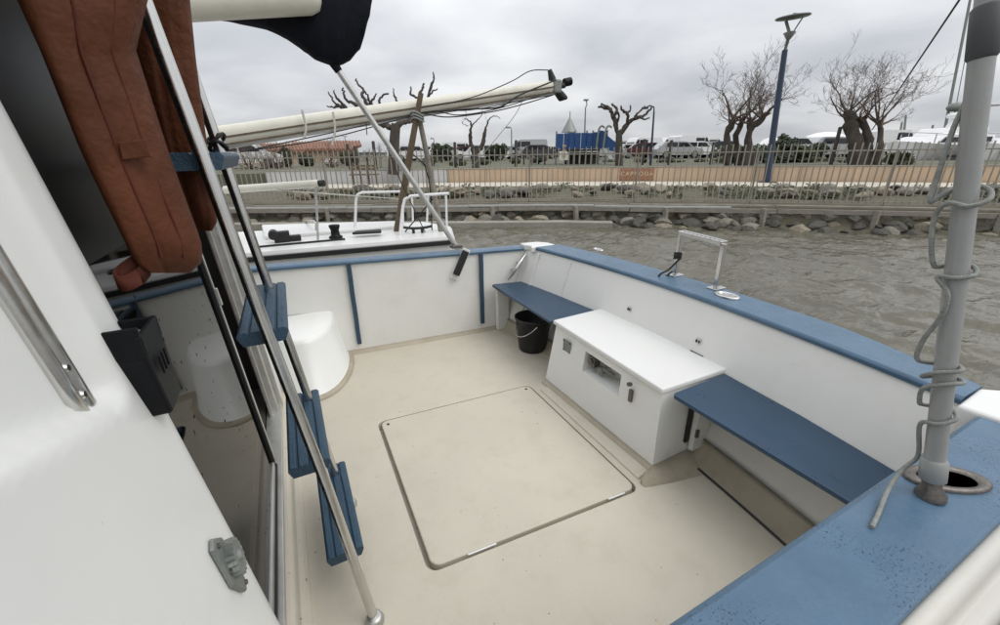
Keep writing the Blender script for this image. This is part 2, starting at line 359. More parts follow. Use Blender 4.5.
# --- far bulwark (inner face, top, outer face)
mb = MB(); xs = [-2.6+i*(1.99+2.6)/24 for i in range(25)]
mb.loft([[(x, yfar(x)-.0-.012*math.sin((x+1)*1.3), -.02), (x, yfar(x)+.01, ztop(x)-.03), (x, yfar(x)+.09, ztop(x)-.03), (x, yfar(x)+.05, -.7)] for x in xs], smooth=False)
fw_ = obj('side_wall', mb, WALLW, BOAT)
mb = MB(); mb.loft([[(x, yfar(x)-.008, ztop(x)-.032), (x, yfar(x)+.115, ztop(x)-.032), (x, yfar(x)+.12, ztop(x)-.015), (x, yfar(x)+.11, ztop(x)), (x, yfar(x)-.0, ztop(x)), (x, yfar(x)-.012, ztop(x)-.012)] for x in xs[:-1]+[1.9]], smooth=False)
obj('gunwale_cap', mb, BLUE, BOAT, bevel=.004)
# coves where walls meet the floor
def cove(name, pts, inn, r=.05, m=COVE):
    mb = MB(); R = []
    for p, d in zip(pts, inn):
        p = np.array(p, float); d = np.array(d, float); d /= np.linalg.norm(d)
        R.append([np.r_[p+d*(r-r*math.sin(a)), r-r*math.cos(a)] for a in [math.pi/2*k/4 for k in range(5)]]+[np.r_[p-d*.01, -.01], np.r_[p+d*r, -.01]])
    mb.loft([[tuple(q) for q in r_] for r_ in R], smooth=True); return obj(name, mb, m, BOAT)
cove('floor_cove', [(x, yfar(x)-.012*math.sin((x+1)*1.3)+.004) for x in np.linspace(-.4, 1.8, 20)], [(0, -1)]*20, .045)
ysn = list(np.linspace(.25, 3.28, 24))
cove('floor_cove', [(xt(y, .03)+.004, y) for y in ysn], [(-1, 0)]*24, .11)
mb = MB(); mb.loft([[(xt(y, .03)-.108, y, .002), (xt(y, .03)-.100, y, .002), (xt(y, .03)-.100, y, .012), (xt(y, .03)-.108, y, .005)] for y in np.linspace(.3, 1.1, 10)], smooth=False); obj('drain_groove', mb, RUB, BOAT)
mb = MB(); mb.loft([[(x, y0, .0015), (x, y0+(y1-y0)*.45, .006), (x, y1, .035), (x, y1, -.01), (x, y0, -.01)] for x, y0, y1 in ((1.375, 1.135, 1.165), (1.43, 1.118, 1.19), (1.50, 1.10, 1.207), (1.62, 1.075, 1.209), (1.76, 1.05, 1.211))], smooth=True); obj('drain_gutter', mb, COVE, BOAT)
# --- transom
mb = MB(); mb.loft([[(xt(y, -.02), y, -.02), (xt(y, .40), y, .40), (xt(y, .76), y, .762), (xt0(y)+.15, y, .762), (xt0(y)+.05, y, -.7)] for y in np.linspace(.16, 3.31, 30)], smooth=False)
obj('transom', mb, WALLW, BOAT)
def capw(y): return .235-.10*max(0, (.9-y))/.6
mb = MB(); mb.loft([[(xt0(y)-.018, y, .765), (xt0(y)+capw(y), y, .765), (xt0(y)+capw(y)+.006, y, .785), (xt0(y)+capw(y)-.004, y, .796), (xt0(y)-.012, y, .796), (xt0(y)-.022, y, .784)] for y in np.linspace(.37, 3.16, 34)], smooth=False)
obj('gunwale_cap', mb, BLUE, BOAT, bevel=.004)
# --- corner castings
mb = MB(); mb.prism([(1.905, 3.165), (2.16, 3.165), (2.15, 3.27), (2.08, 3.36), (1.905, 3.375), (1.905, 3.30), (1.94, 3.24)], .745, .799); c = obj('stern_corner', mb, GEL2, BOAT, bevel=.012, seg=3)
mb = MB(); mb.prism([(1.87, .36), (1.90, .12), (2.13, .15), (2.17, .30), (2.08, .368)], .66, .80); c2 = obj('stern_corner', mb, GEL2, BOAT, bevel=.014, seg=3)
mb = MB(); mb.lathe([(.001, .8005), (.04, .8005), (.04, .8035), (.001, .8035)], (2.03, .25, 0), 16, 1.0, .45); obj('fairlead_hole', mb, RUST, c2)
# --- near gunwale board and rubbing strake
mb = MB(); NY0, NY1 = .122, .31
xs2 = [-2.0+i*(1.868+2.0)/30 for i in range(31)]
def nedge(x): return NY1-.02*max(0, (.4-x))**1.5, NY0-.03*max(0, (1.0-x))**1.3*.4
mb.loft([[(x, nedge(x)[0], .755), (x, nedge(x)[0]+.004, .778), (x, nedge(x)[0]-.012, .79), (x, nedge(x)[1]+.006, .79), (x, nedge(x)[1]-.002, .785), (x, nedge(x)[1], .755)] for x in xs2], smooth=False)
obj('gunwale_board', mb, BLUE, BOAT, bevel=.004)
mb = MB()
prof = [(.30, .757), (.135, .757), (.122, .772), (.112, .783), (.095, .78), (.083, .762), (.078, .735), (.072, .732), (.058, .735), (.045, .725), (.040, .705), (.047, .685), (.06, .67), (.075, .6), (.12, .2), (.22, -.7), (.30, -.7)]
mb.loft([[(x, y+nedge(x)[1]-NY0, z) for y, z in prof] for x in xs2], smooth=True); obj('rubbing_strake', mb, STRK, BOAT)
mb = MB(); mb.loft([[(x, .292, -.02), (x, .292, .757), (x, .25, .757), (x, .25, -.02)] for x in (-1.6, 1.9)], smooth=False); obj('side_wall', mb, WALLW, BOAT)
# --- battens on the far wall
for x, zb in ((.355, .085), (1.475, .085)):
    y = yfar(x); mb = MB(); a = Vector((x, y-.014, ztop(x)-.034)); b = Vector((x-.006, y-.022, zb))
    pts = [a.lerp(b, k/6)+Vector((.0012*math.sin(k*2.1), 0, 0)) for k in range(7)]
    for p, q in zip(pts, pts[1:]): mb.bar(p, q, .034, .022, (0, 1, 0))
    obj('batten', mb, BLUES, BOAT)
# --- black rod holder, silver horn cleat, bench support, wall seam on the far wall
x = 1.33; y = yfar(x); mb = MB(); a = ony(466, 251, y-.03); b = ony(456, 275, y-.03); mb.bar(a, b, .06, .035, (0, 1, 0)); obj('rod_holder', mb, RUB, BOAT, bevel=.008)
mb = MB(); a = ony(467, 249, y-.012); b = ony(454, 279, y-.012); mb.bar(a, b, .075, .008, (0, 1, 0)); obj('holder_pad', mb, WALLW, BOAT, bevel=.005)
yy = yfar(1.9)-.035; mb = MB(); a = ony(508, 280, yy); b = ony(526, 254, yy)
cp = [lerp(a, b, t)+np.array([0, -.03*math.sin(math.pi*t), 0])+np.array([-.014*math.sin(math.pi*t), 0, .012*math.sin(math.pi*t)]) for t in np.linspace(0, 1, 11)]
mb.tube(cp, [.006+.013*math.sin(math.pi*t) for t in np.linspace(0, 1, 11)], 8)
for t in (.36, .64): p = lerp(a, b, t); mb.tube([p+np.array([0, -.02, 0]), p+np.array([0, .05, 0])], .012, 8)
obj('wall_cleat', mb, STEEL, BOAT)
mb = MB(); mb.box((1.665, yfar(1.66)-.04, .217), (.13, .05, .43)); obj('bench_bracket', mb, WALLW, BOAT, bevel=.012)
mb = MB(); mb.bar((xt(2.72, .10)-.004, 2.72, .10), (xt(2.72, .745)-.004, 2.72, .745), .012, .012, (1, 0, 0)); obj('wall_seam', mb, WALLW, BOAT, bevel=.004)
mb = MB(); mb.bar((xt(3.12, .1)-.006, 3.12, .1), (xt(3.12, .745)-.006, 3.12, .745), .03, .02, (1, 0, 0)); obj('corner_post', mb, WALLW, BOAT, bevel=.006)
# --- sockets on the transom wall
for px, py in ((630, 309), (699, 341)):
    d = ray(px, py); best = min(((abs((CP+d*t)[0]-xt((CP+d*t)[1], (CP+d*t)[2])), t) for t in np.linspace(1.0, 4, 1500))); p = CP+d*best[1]
    mb = MB(); mb.box((p[0]-.003, p[1], p[2]), (.012, .034, .034)); s_ = obj('wall_socket', mb, STEEL, BOAT, bevel=.003)
    for k in (-1, 1): mb = MB(); mb.box((p[0]-.011, p[1]+k*.009, p[2]), (.006, .008, .016)); obj('slot', mb, RUB, s_)
# --- fittings on the transom cap
def oval_plate(name, c, a, b, m, parent=BOAT, z=.797, ang=0.):
    mb = MB(); ca, sa = math.cos(ang), math.sin(ang); R = []
    for k, (sc, h) in enumerate(((1, 0), (1, .006), (.93, .011), (.74, .011), (.68, .003))):
        R.append([(c[0]+sc*(a*math.cos(t)*ca-b*math.sin(t)*sa), c[1]+sc*(a*math.cos(t)*sa+b*math.sin(t)*ca), z+h) for t in [2*math.pi*i/24 for i in range(24)]])
    mb.loft(R); o = obj(name, mb, m, parent); return o
p = onz(727, 296, .797); oval_plate('fuel_filler', (p[0], p[1]), .05, .075, STEEL)
p = onz(598, 250, .797); oval_plate('deck_plate', (p[0], p[1]), .03, .06, STEEL)
# --- stern gate: stainless frame with perforated bar
pl = onz(675, 275, .797); pr_ = onz(716, 288, .797)
GATE = thing('stern_roller_frame', 'stainless steel hoop with perforated top bar standing on the blue stern rail', 'frame', (pl+pr_)/2)
ht = .40
def at_h(px, py, p):   # height on the vertical through p
    n_ = np.array([p[0], p[1], 0]); d = ray(px, py); t = ((p-CP) @ n_)/(d @ n_); return (CP+d*t)[2]
zl = at_h(673, 232, pl); zr = at_h(717, 243, pr_)
for p, z in ((pl, zl), (pr_, zr)):
    mb = MB(); mb.box((p[0], p[1], (.797+z)/2), (.028, .028, z-.797)); q = obj('post', mb, STEEL, GATE, bevel=.003)
    mb = MB(); mb.box((p[0], p[1], .800), (.10, .07, .006)); obj('foot_plate', mb, STEEL, q, bevel=.002)
a = np.r_[pl[:2], zl]; b = np.r_[pr_[:2], zr]; mb = MB(); mb.bar(a, b, .06, .03); tb = obj('top_bar', mb, STEEL, GATE, bevel=.004)
for i in range(9):
    p = lerp(a, b, (i+1)/10); mb = MB(); mb.lathe([(.001, .0152), (.010, .0152), (.012, .018), (.001, .018)], p, 10); obj('stud', mb, ALU, tb)
mb = MB(); q = pl+np.array([0, 0, .12])
for k in range(4): mb.tube([q+np.array([.022*math.cos(t), .022*math.sin(t), .012*k+.004*math.sin(2*t)]) for t in np.linspace(0, 6.4, 16)], .006, 6)
e = onz(660, 276, .80); mb.tube(catmull([q+np.array([0, -.02, 0]), lerp(q, e, .5)+np.array([0, 0, -.02]), e+np.array([0, 0, .012]), e+np.array([.0, .03, -.06]), pl+np.array([-.03, 0, .03])], 5), .007, 6)
tag(obj('lashing', mb, RUB, loc=pl), 'black cord lashed round one leg of the stainless stern hoop', 'cord')
# --- moulded hump against the far wall (half-round)
mb = MB(); hc = (-.06, yfar(0)-.0); R = []
for rx, ry, z in ((.335, .69, 0), (.335, .69, .012), (.315, .665, .02), (.30, .64, .03), (.245, .545, .375), (.235, .53, .398), (.215, .50, .41), (.12, .28, .414), (.001, .002, .414)):
    R.append([(hc[0]+rx*math.cos(t), hc[1]+ry*math.sin(t), z) for t in [math.pi+math.pi*k/28 for k in range(29)]])
mb.loft(R, closed=False); obj('moulded_seat', mb, GEL, BOAT, fix=False)
mb = MB(); mb.loft([[(hc[0]+.345*math.cos(t)*k, hc[1]+.70*math.sin(t)*k, z) for t in [math.pi+math.pi*j/28 for j in range(29)]] for k, z in ((1, .002), (1, .012), (.96, .022), (.9, .024))], closed=False); obj('seat_flange', mb, COVE, BOAT, fix=False)
# --- hawse pipe and socket on the near gunwale
p = onz(946, 480, .79)
hp = oval_plate('hawse_pipe', (p[0], p[1]), .10, .05, RUST, z=.79, ang=-.55)
mb = MB(); mb.loft([[(p[0]+k*(.069*math.cos(t)*math.cos(-.55)-.034*math.sin(t)*math.sin(-.55)), p[1]+k*(.069*math.cos(t)*math.sin(-.55)+.034*math.sin(t)*math.cos(-.55)), .7935) for t in np.linspace(0, 2*math.pi, 20, endpoint=False)] for k in (1, .01)]); obj('pipe_mouth', mb, RUB, hp)

# ------------------------------------------------------------------ cabin
xp = lambda y, z: -.168-.107*z     # near panel (raked)
def smooth(a, b, t):
    t = max(0, min(1, (t-a)/(b-a))); return t*t*(3-2*t)
mb = MB(); P = []
for i in range(161):
    z = .0+2.1*i/160; row = []
    for j in range(61):
        y = .10+.85*j/60
        # recess round the grab rail: upper part, bounded to the side and below
        bot = 1.235+.33*(.76-y) if y < .76 else 1.235
        dep = .036*smooth(bot-.010, bot+.022, z)*(1-smooth(.785, .83, y))
        bul = .010*math.sin(y*3)*smooth(.2, .8, z)
        row.append((xp(y, z)-dep+bul-.01*smooth(.90, .95, y), y, z))
    row.append((xp(.95, z)-.10, .951, z)); P.append(row)
mb.grid(P); panel = obj('cabin_wall', mb, GEL, BOAT, fix=False)
# grab rail on the panel
mb = MB(); R = []
prof = [(-.022, 0)]+[(-.0115-.0105*math.cos(a_), .004+.013*math.sin(a_)) for a_ in np.linspace(0, math.pi, 9)]+[(.0115-.0105*math.cos(a_), .004+.013*math.sin(a_)) for a_ in np.linspace(0, math.pi, 9)]+[(.022, 0)]
for z in (1.245, 1.25, 1.3, 1.6, 2.0):
    k = .8 if z == 1.245 else 1; R.append([(xp(.75, z)-.036+.002+d*k+.004, .752+o*1.15*k, z) for o, d in prof])
mb.loft(R, smooth=True); gr_ = obj('grab_rail', mb, STEEL, BOAT)
for z in (1.272, 1.318):
    mb = MB(); c = (xp(.75, z)-.036+.018, .752, z); mb.tube([(c[0], c[1], c[2]), (c[0]+.005, c[1], c[2]+.0005)], [.008, .005], 10); obj('bolt', mb, STEEL, gr_)
# toothed bracket
tc_ = np.array([-.252, .811, .79])
BR = thing('toothed_bracket', 'cast grey toothed quadrant bracket screwed to the white cabin wall', 'bracket', tc_)
up_ = np.array([-.107, 0, 1.]); up_ /= np.linalg.norm(up_); nx_ = np.array([1, 0, .107]); nx_ /= np.linalg.norm(nx_); ey = np.array([0, 1., 0])
bo = np.array([xp(0, .79)+.009, .808, .80])
def bp(u, v, d): return bo+ey*u*1.12+up_*v*1.2+nx_*d
poly = [(-.028, .070), (-.008, .076), (.020, .05), (.026, -.01), (.022, -.072), (.006, -.080), (-.030, -.02)]
mb = MB(); mb.loft([[bp(u*k, v*k, d) for u, v in poly] for k, d in ((1, .0), (1, .006), (.94, .008))], smooth=False); obj('plate', mb, GALV, BR, bevel=.003)
g0 = (.010, .004); n = 36; mb = MB(); ring = []
for i in range(n):
    t = 2*math.pi*i/n; r = .034 if i % 2 else .028; ring.append((g0[0]+r*math.cos(t)*.85, g0[1]+r*1.15*math.sin(t)))
mb.loft([[bp(u, v, d) for u, v in ring] for d in (.008, .024)], smooth=False); obj('gear', mb, GALV, BR)
mb = MB(); mb.tube([bp(g0[0], g0[1], .022), bp(g0[0], g0[1], .030)], [.016, .010], 12); obj('hub', mb, GALV, BR)
for u, v in ((-.010, .058), (.014, -.066), (-.018, .0)):
    mb = MB(); mb.tube([bp(u, v, .007), bp(u, v, .012)], .0055, 8); obj('screw', mb, RUST, BR)
# black box on the door jamb
bb = np.array([-.29, .93, 1.24])
BX = thing('black_plastic_holder', 'black open-topped plastic box fixed to the cabin edge beside the door', 'box', bb)
zb0, zb1 = 1.155, 1.32; yb0, yb1 = .835, .945
X0 = lambda z: xp(0, z)-.012
dpt = .062
mb = MB()
mb.hexa([(X0(zb0), yb0+.02, zb0), (X0(zb0)+dpt-.015, yb0+.02, zb0), (X0(zb0)+dpt-.015, yb1, zb0), (X0(zb0), yb1, zb0)], [(X0(zb1), yb0, zb1-.035), (X0(zb1)+dpt, yb0, zb1-.035), (X0(zb1)+dpt, yb1+.005, zb1-.035), (X0(zb1), yb1+.005, zb1-.035)])
obj('body', mb, BLACKP, BX, bevel=.006)
for nm, c, s_ in (('front_wall', (X0(zb1)+dpt-.004, (yb0+yb1)/2, zb1-.02), (.008, yb1-yb0+.005, .04)), ('side_panel', (X0(zb1)+dpt/2, yb0+.004, zb1-.012), (dpt, .008, .055)), ('side_panel', (X0(zb1)+dpt/2, yb1, zb1-.02), (dpt, .008, .04)), ('rear_wall', (X0(zb1)+.004, (yb0+yb1)/2, zb1-.02), (.008, yb1-yb0, .04))):
    mb = MB(); mb.box(c, s_); obj(nm, mb, BLACKP, BX, bevel=.002)
mb = MB(); mb.box((X0(zb1)+dpt*.45, .885, zb1-.022), (.04, .05, .03)); obj('contents', mb, GALV, BX, bevel=.008)
for k in range(3): mb = MB(); mb.box((X0(1.25)+dpt-.001, (.87+.018*k), 1.25), (.004, .006, .035)); obj('rib', mb, BLACKP, BX, bevel=.0015)
# --- door wall: glass, frames, sill
xd = lambda z: -.315-.062*z
def door_box(mb, y0, y1, z0, z1, t, off=0.):
    return mb.hexa([(xd(z0)+off, y0, z0), (xd(z0)+off+t, y0, z0), (xd(z0)+off+t, y1, z0), (xd(z0)+off, y1, z0)], [(xd(z1)+off, y0, z1), (xd(z1)+off+t, y0, z1), (xd(z1)+off+t, y1, z1), (xd(z1)+off, y1, z1)])
DOOR = obj('sliding_door', door_box(MB(), .96, 2.06, .09, .125, .03), ALU, BOAT, bevel=.003)
obj('door_pane', door_box(MB(), .96, 2.065, .125, 1.95, .006, .014), GLASS, DOOR)
obj('door_dark_reflection', door_box(MB(), .962, 2.064, 1.40, 1.95, .004, .0215), DARKREF, DOOR)  # added sheet that paints a dark reflection over the upper pane
obj('door_gasket', door_box(MB(), 2.065, 2.09, .11, 1.95, .034, -.001), RUB, DOOR)
obj('door_stile', door_box(MB(), 2.092, 2.135, .10, 1.95, .03), ALU, DOOR, bevel=.003)
obj('door_gasket', door_box(MB(), .96, 2.09, .075, .09, .036), RUB, DOOR)
mb = MB(); door_box(mb, 2.10, 2.118, .98, 1.06, .012, .03); obj('door_latch', mb, ALU, DOOR, bevel=.003)
FR = obj('door_frame', door_box(MB(), 2.66, 2.73, .05, 1.98, .05, -.01), ALU, BOAT, bevel=.004)
obj('frame_track', door_box(MB(), 2.742, 2.765, .05, 1.98, .075, -.01), ALU, FR, bevel=.003)
obj('frame_track', door_box(MB(), 2.62, 2.648, .05, 1.98, .02, -.01), ALU, FR, bevel=.003)
obj('frame_head', door_box(MB(), .96, 2.77, 1.952, 2.0, .06, -.02), ALU, FR)
obj('sill_track', door_box(MB(), .96, 2.77, .035, .062, .085, -.03), ALU, FR, bevel=.003)
mb = MB()
for y in (.9, 3.05):
    pass
mb.loft([[(xd(0)-.10, y, -.02), (-.185, y, -.02), (-.180, y, .012), (-.195, y, .030), (-.215, y, .034), (-.232, y, .026), (-.25, y, .032), (xd(0)-.10, y, .034)] for y in (.5, 3.42)], smooth=False)
obj('door_sill', mb, SOLE, BOAT, bevel=.006)
mb = MB(); door_box(mb, 2.768, 3.06, 0, 2.1, .09, -.04); obj('cabin_wall', mb, GEL, BOAT, bevel=.02)
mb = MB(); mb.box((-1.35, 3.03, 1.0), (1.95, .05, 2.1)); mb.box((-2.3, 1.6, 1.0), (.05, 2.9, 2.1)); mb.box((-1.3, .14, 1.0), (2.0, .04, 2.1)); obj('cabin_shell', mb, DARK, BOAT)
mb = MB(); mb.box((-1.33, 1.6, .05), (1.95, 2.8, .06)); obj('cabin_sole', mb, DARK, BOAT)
mb = MB(); mb.hexa([(-2.35, .05, 2.1), (-.21, .05, 2.1), (-.21, 1.95, 2.1), (-2.35, 3.1, 2.1)], [(-2.35, .05, 2.17), (-.20, .05, 2.17), (-.20, 1.97, 2.17), (-2.35, 3.1, 2.17)]); obj('cabin_roof', mb, GEL, BOAT, bevel=.02)
mb = MB(); P = []
for i in range(30):
    y = 2.2+.4*i/29; P.append([(-.46+.02*math.sin(i*1.9), y, .35), (-.50+.02*math.sin(i*1.9+.3), y, 1.85)])
mb.grid(P); obj('curtain', mb, CURT, BOAT, fix=False)

# ================================================================== THINGS ON THE BOAT
# --- storage locker
LK = thing('storage_locker', 'white moulded locker with hinged lid between the two blue benches', 'locker', (1.75, 1.73, 0))
b4 = [(1.497, 1.205, 0), (1.84, 1.215, 0), (1.84, 2.25, 0), (1.485, 2.245, 0)]; t4 = [(1.530, 1.24, .452), (1.965, 1.23, .452), (2.0, 2.255, .452), (1.562, 2.235, .452)]
lk = MB()
# front face is built round the open niche
nu0, nu1, nv0, nv1 = .36, .70, .60, .90
def fr(u, v): return lerp(lerp(b4[3], b4[0], u), lerp(t4[3], t4[0], u), v)
us = [0, nu0, nu1, 1]; vs = [0, nv0, nv1, 1]
for i in range(3):
    for j in range(3):
        if i == 1 and j == 1: continue
        lk.add([fr(us[i], vs[j]), fr(us[i+1], vs[j]), fr(us[i+1], vs[j+1]), fr(us[i], vs[j+1])], [(0, 1, 2, 3)])
dn = np.array([.14, 0, 0])
q = [fr(nu0, nv0), fr(nu1, nv0), fr(nu1, nv1), fr(nu0, nv1)]; qi = [p+dn for p in q]
lk.add(q+qi, [(0, 1, 5, 4), (1, 2, 6, 5), (2, 3, 7, 6), (3, 0, 4, 7), (4, 5, 6, 7)])
lk.add([b4[0], b4[1], t4[1], t4[0]], [(0, 1, 2, 3)]); lk.add([b4[2], b4[3], t4[3], t4[2]], [(0, 1, 2, 3)]); lk.add([b4[1], b4[2], t4[2], t4[1]], [(0, 1, 2, 3)]); lk.add(t4, [(0, 1, 2, 3)])
obj('locker_body', lk, GEL, LK, fix=False)
mb = MB(); mb.hexa([(1.512, 1.228, .456), (2.0, 1.218, .456), (2.03, 2.285, .456), (1.545, 2.262, .456)], [(1.516, 1.232, .484), (2.0, 1.222, .484), (2.03, 2.281, .484), (1.549, 2.258, .484)]); lid = obj('lid', mb, GEL2, LK, bevel=.008, seg=3)
for yv in (1.42, 2.12): mb = MB(); mb.box((1.995+.02*(yv-1.3), yv, .486), (.012, .09, .006)); obj('hinge', mb, RUST, lid)
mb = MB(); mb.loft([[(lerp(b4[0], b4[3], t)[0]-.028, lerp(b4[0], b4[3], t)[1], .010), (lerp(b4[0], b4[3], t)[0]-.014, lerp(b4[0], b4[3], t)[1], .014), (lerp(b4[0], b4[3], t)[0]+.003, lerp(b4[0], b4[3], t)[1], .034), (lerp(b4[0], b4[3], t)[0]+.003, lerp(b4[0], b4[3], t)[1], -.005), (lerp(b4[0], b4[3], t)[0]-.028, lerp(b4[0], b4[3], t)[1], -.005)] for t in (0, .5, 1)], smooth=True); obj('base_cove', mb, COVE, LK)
def on_front(name, u, v, w_, h_, d, m, par=LK, bev=.002, off=-.002):
    c = fr(u, v)+np.array([off-d/2, 0, 0]); mb = MB(); mb.box(c, (d, w_, h_)); return obj(name, mb, m, par, bevel=bev)
vp = on_front('vent_plate', .17, .80, .085, .085, .006, GALV)
for a_ in (-1, 1):
    for b_ in (-1, 1):
        c = fr(.17, .80)+np.array([-.010, a_*.034, b_*.034]); mb = MB(); mb.box(c, (.006, .007, .007)); obj('screw', mb, RUB, vp)
lt = on_front('latch', .80, .74, .022, .075, .016, RUST)
mb = MB(); c = fr(.80, .90)+np.array([-.02, 0, 0]); mb.tube([c, c+np.array([-.02, 0, .004])], .012, 10); obj('latch_knob', mb, RUST, LK)
# oddments stored in the niche
nc = fr(.47, .66)+np.array([.05, 0, 0])
mb = MB(); mb.box(nc+np.array([0, .06, .055]), (.05, .055, .07)); mb.tube([nc+np.array([-.025, .06, .06]), nc+np.array([-.04, .06, .06])], .02, 12); tag(obj('small_motor', mb, RUST, bevel=.004, loc=nc), 'small metal gauge housing lying in the open niche of the white locker', 'gauge')
mb = MB(); t = np.linspace(0, 15, 50); mb.tube([nc+np.array([.01+.02*math.sin(a_), -.07+.035*math.cos(a_*1.1), .012+.0022*k]) for k, a_ in enumerate(t)], .008, 6); tag(obj('coiled_line', mb, ROPE, loc=nc), 'small coil of grey line stuffed in the open niche of the white locker', 'rope')
mb = MB(); mb.lathe([(.001, 0), (.022, .002), (.026, .02), (.02, .04), (.001, .042)], nc+np.array([0, -.01, .0]), 12); tag(obj('metal_float', mb, GALV, loc=nc), 'round grey metal knob beside the coiled line in the locker niche', 'knob')
# locker end: little cupboard with dark slit
mb = MB(); xs_ = 1.735; mb.box((xs_, 1.208, .27), (.028, .012, .34)); obj('door_slit', mb, RUB, LK)
mb = MB(); mb.box((1.81, 1.19, .25), (.11, .03, .40)); cd = obj('cupboard_door', mb, WALLW, LK, bevel=.004)
for z in (.33, .17): mb = MB(); mb.box((1.762, 1.168, z), (.02, .012, .045)); obj('hinge', mb, RUST, cd)
# --- benches
def bench(name, pts, label, z=.46, th=.022):
    mb = MB(); mb.prism([(x, y) for x, y in pts], z-th, z); o = obj(name, mb, BLUEB, bevel=.006, loc=(sum(p[0] for p in pts)/len(pts), sum(p[1] for p in pts)/len(pts), z-th)); return tag(o, label, 'bench')
bench('bench_seat', [(1.552, .30), (xt(.3, .46)-.004, .30), (xt(.8, .46)-.004, .8), (xt(1.2, .46)-.004, 1.215), (1.575, 1.205), (1.555, 1.19)], 'long dark blue plank bench along the transom beside the locker end with the cupboard', z=.463)
bench('bench_seat', [(1.545, 2.29), (xt(2.3, .46)-.004, 2.285), (xt(2.8, .46)-.004, 2.8), (xt(3.2, .46)-.004, 3.25), (1.575, 3.30), (1.56, 3.28)], 'short dark blue plank bench in the stern corner above the black bucket', z=.463)
# --- bucket
bc = np.array([1.70, 2.78, 0.])
BK = thing('bucket', 'black rubber bucket with wire handle under the corner bench', 'bucket', bc)
mb = MB(); mb.lathe([(.001, .002), (.115, .002), (.12, .008), (.15, .285), (.158, .287), (.160, .302), (.152, .305), (.146, .298), (.116, .02), (.001, .018)], bc, 32); obj('bucket_body', mb, BUCK, BK)
mb = MB(); hp_ = [bc+np.array([.16*math.cos(a_)*.2-.02-.14*math.sin(a_), .16*math.cos(a_), .275-.115*math.sin(a_)]) for a_ in np.linspace(.05, math.pi-.05, 24)]; mb.tube(hp_, .004, 6); obj('handle', mb, STEEL, BK)
p_ = bc+np.array([-.14, .055, .235]); mb = MB(); mb.box(p_, (.012, .05, .022), Matrix.Rotation(-.35, 3, 'Z')); obj('label_patch', mb, GALV, BK, bevel=.002)
# --- ladder
LD = thing('ladder', 'stainless steel boarding ladder with blue slatted treads leaning on the cabin', 'ladder', (.02, 1.4, 0))
lx = lambda z: float(np.interp(z, [0, .6, 1.2, 1.6, 1.9, 2.3], [.023, -.042, -.120, -.160, -.193, -.235]))
ly = lambda z: float(np.interp(z, [0, 1.2, 2.3], [1.107, 1.25, 1.27]))
lf = lambda z: .006-.106*z if z > .0 else .02
for k in (0, 1):
    yy_ = ly if k == 0 else (lambda z: 1.711); xx_ = lx if k == 0 else lf
    mb = MB(); mb.tube([(xx_(z), yy_(z), z) for z in (.002, .3, .6, .9, 1.2, 1.6, 1.9, 2.25)], .0165, 14); r_ = obj('rail', mb, STEEL, LD)
    mb = MB(); mb.lathe([(.001, 0), (.032, 0), (.034, .012), (.026, .03), (.018, .032)], (xx_(0), yy_(0), .002), 16); obj('rail_foot', mb, ALU, r_)
zst = [1.610, 1.135, .632, .212]; cxs = [-.185, -.126, -.085, -.032]; yn = [1.28, 1.272, 1.285, 1.262]
for k, z in enumerate(zst):
    cx = cxs[k]; w2 = .066; th = .042; g_ = .005
    pf = [(-w2, -th*.35), (-w2+.012, -th), (w2-.012, -th), (w2, -th*.35), (w2, -.008), (w2-.008, 0)]
    for gx in (.034, -.001, -.036):
        pf += [(gx+g_, 0), (gx, -.007), (gx-g_, 0)]
    pf += [(-w2+.008, 0), (-w2, -.008)]
    mb = MB(); mb.loft([[(cx+u, y, z+v) for u, v in pf] for y in (yn[k], 1.785)], smooth=False); td = obj('tread', mb, BLUES, LD, bevel=.002)
    mb = MB(); mb.bar((lx(z-.025), ly(z-.025), z-.025), (lx(z-.025)-.01, yn[k]+.02, z-.025), .03, .012); obj('tread_lug', mb, STEEL, td, bevel=.002)
# cord knotted at ladder joint
for k, (y, z) in enumerate(((1.711, 1.640), (1.711, 2.0))):
    mb = MB(); c = np.array([lf(z), y, z]); mb.tube([c+np.array([.024*math.cos(t), .024*math.sin(t), .012*math.sin(1.7*t)+.003*t-.02]) for t in np.linspace(0, 14, 50)], .006, 6)
    tag(obj('lashing', mb, RUB, loc=c), ('black cord knotted round the ladder rail just above the topmost blue tread', 'black cord bunched round the ladder rail high above the topmost blue tread')[k], 'cord')
# --- life jacket: two foam lobes
def lobe(rows, D0, D1, th, m, parent, name):
    """rows: (py, px_left, px_right); D0/D1 distance at the left/right edge; th half thickness"""
    nU = 18; front = []; 
    pyv = np.linspace(rows[0][0], rows[-1][0], 34); ra = np.array(rows, float)
    rings = []
    for i, py in enumerate(pyv):
        a = np.interp(py, ra[:, 0], ra[:, 1]); b = np.interp(py, ra[:, 0], ra[:, 2]); ring = []
        e = min(1, ((i)/(len(pyv)-1)*10+.02)**.5, ((len(pyv)-1-i)/(len(pyv)-1)*14+.02)**.5)
        for sgn in (1, -1):
            for j in range(nU):
                u = j/(nU-1) if sgn == 1 else 1-j/(nU-1)
                if sgn == -1 and j in (0, nU-1): continue
                D = D0+(D1-D0)*u; bul = th*e*min(1, (4.5*u*(1-u))**.5)*(1+.12*noise.noise(Vector((u*4, i*.2, sgn))))
                if sgn == 1: bul -= .008*math.exp(-((u-.42)/.03)**2)+.007*math.exp(-((u-.74)/.025)**2)
                ring.append(far(a+(b-a)*u, py, D-sgn*bul))
        rings.append(ring)
    mb = MB(); mb.loft(rings); return obj(name, mb, m, parent)
jp = far(130, 200, 1.15)
LJ = thing('life_jacket', 'faded orange-brown life jacket hanging between ladder and glass door', 'life jacket', jp)
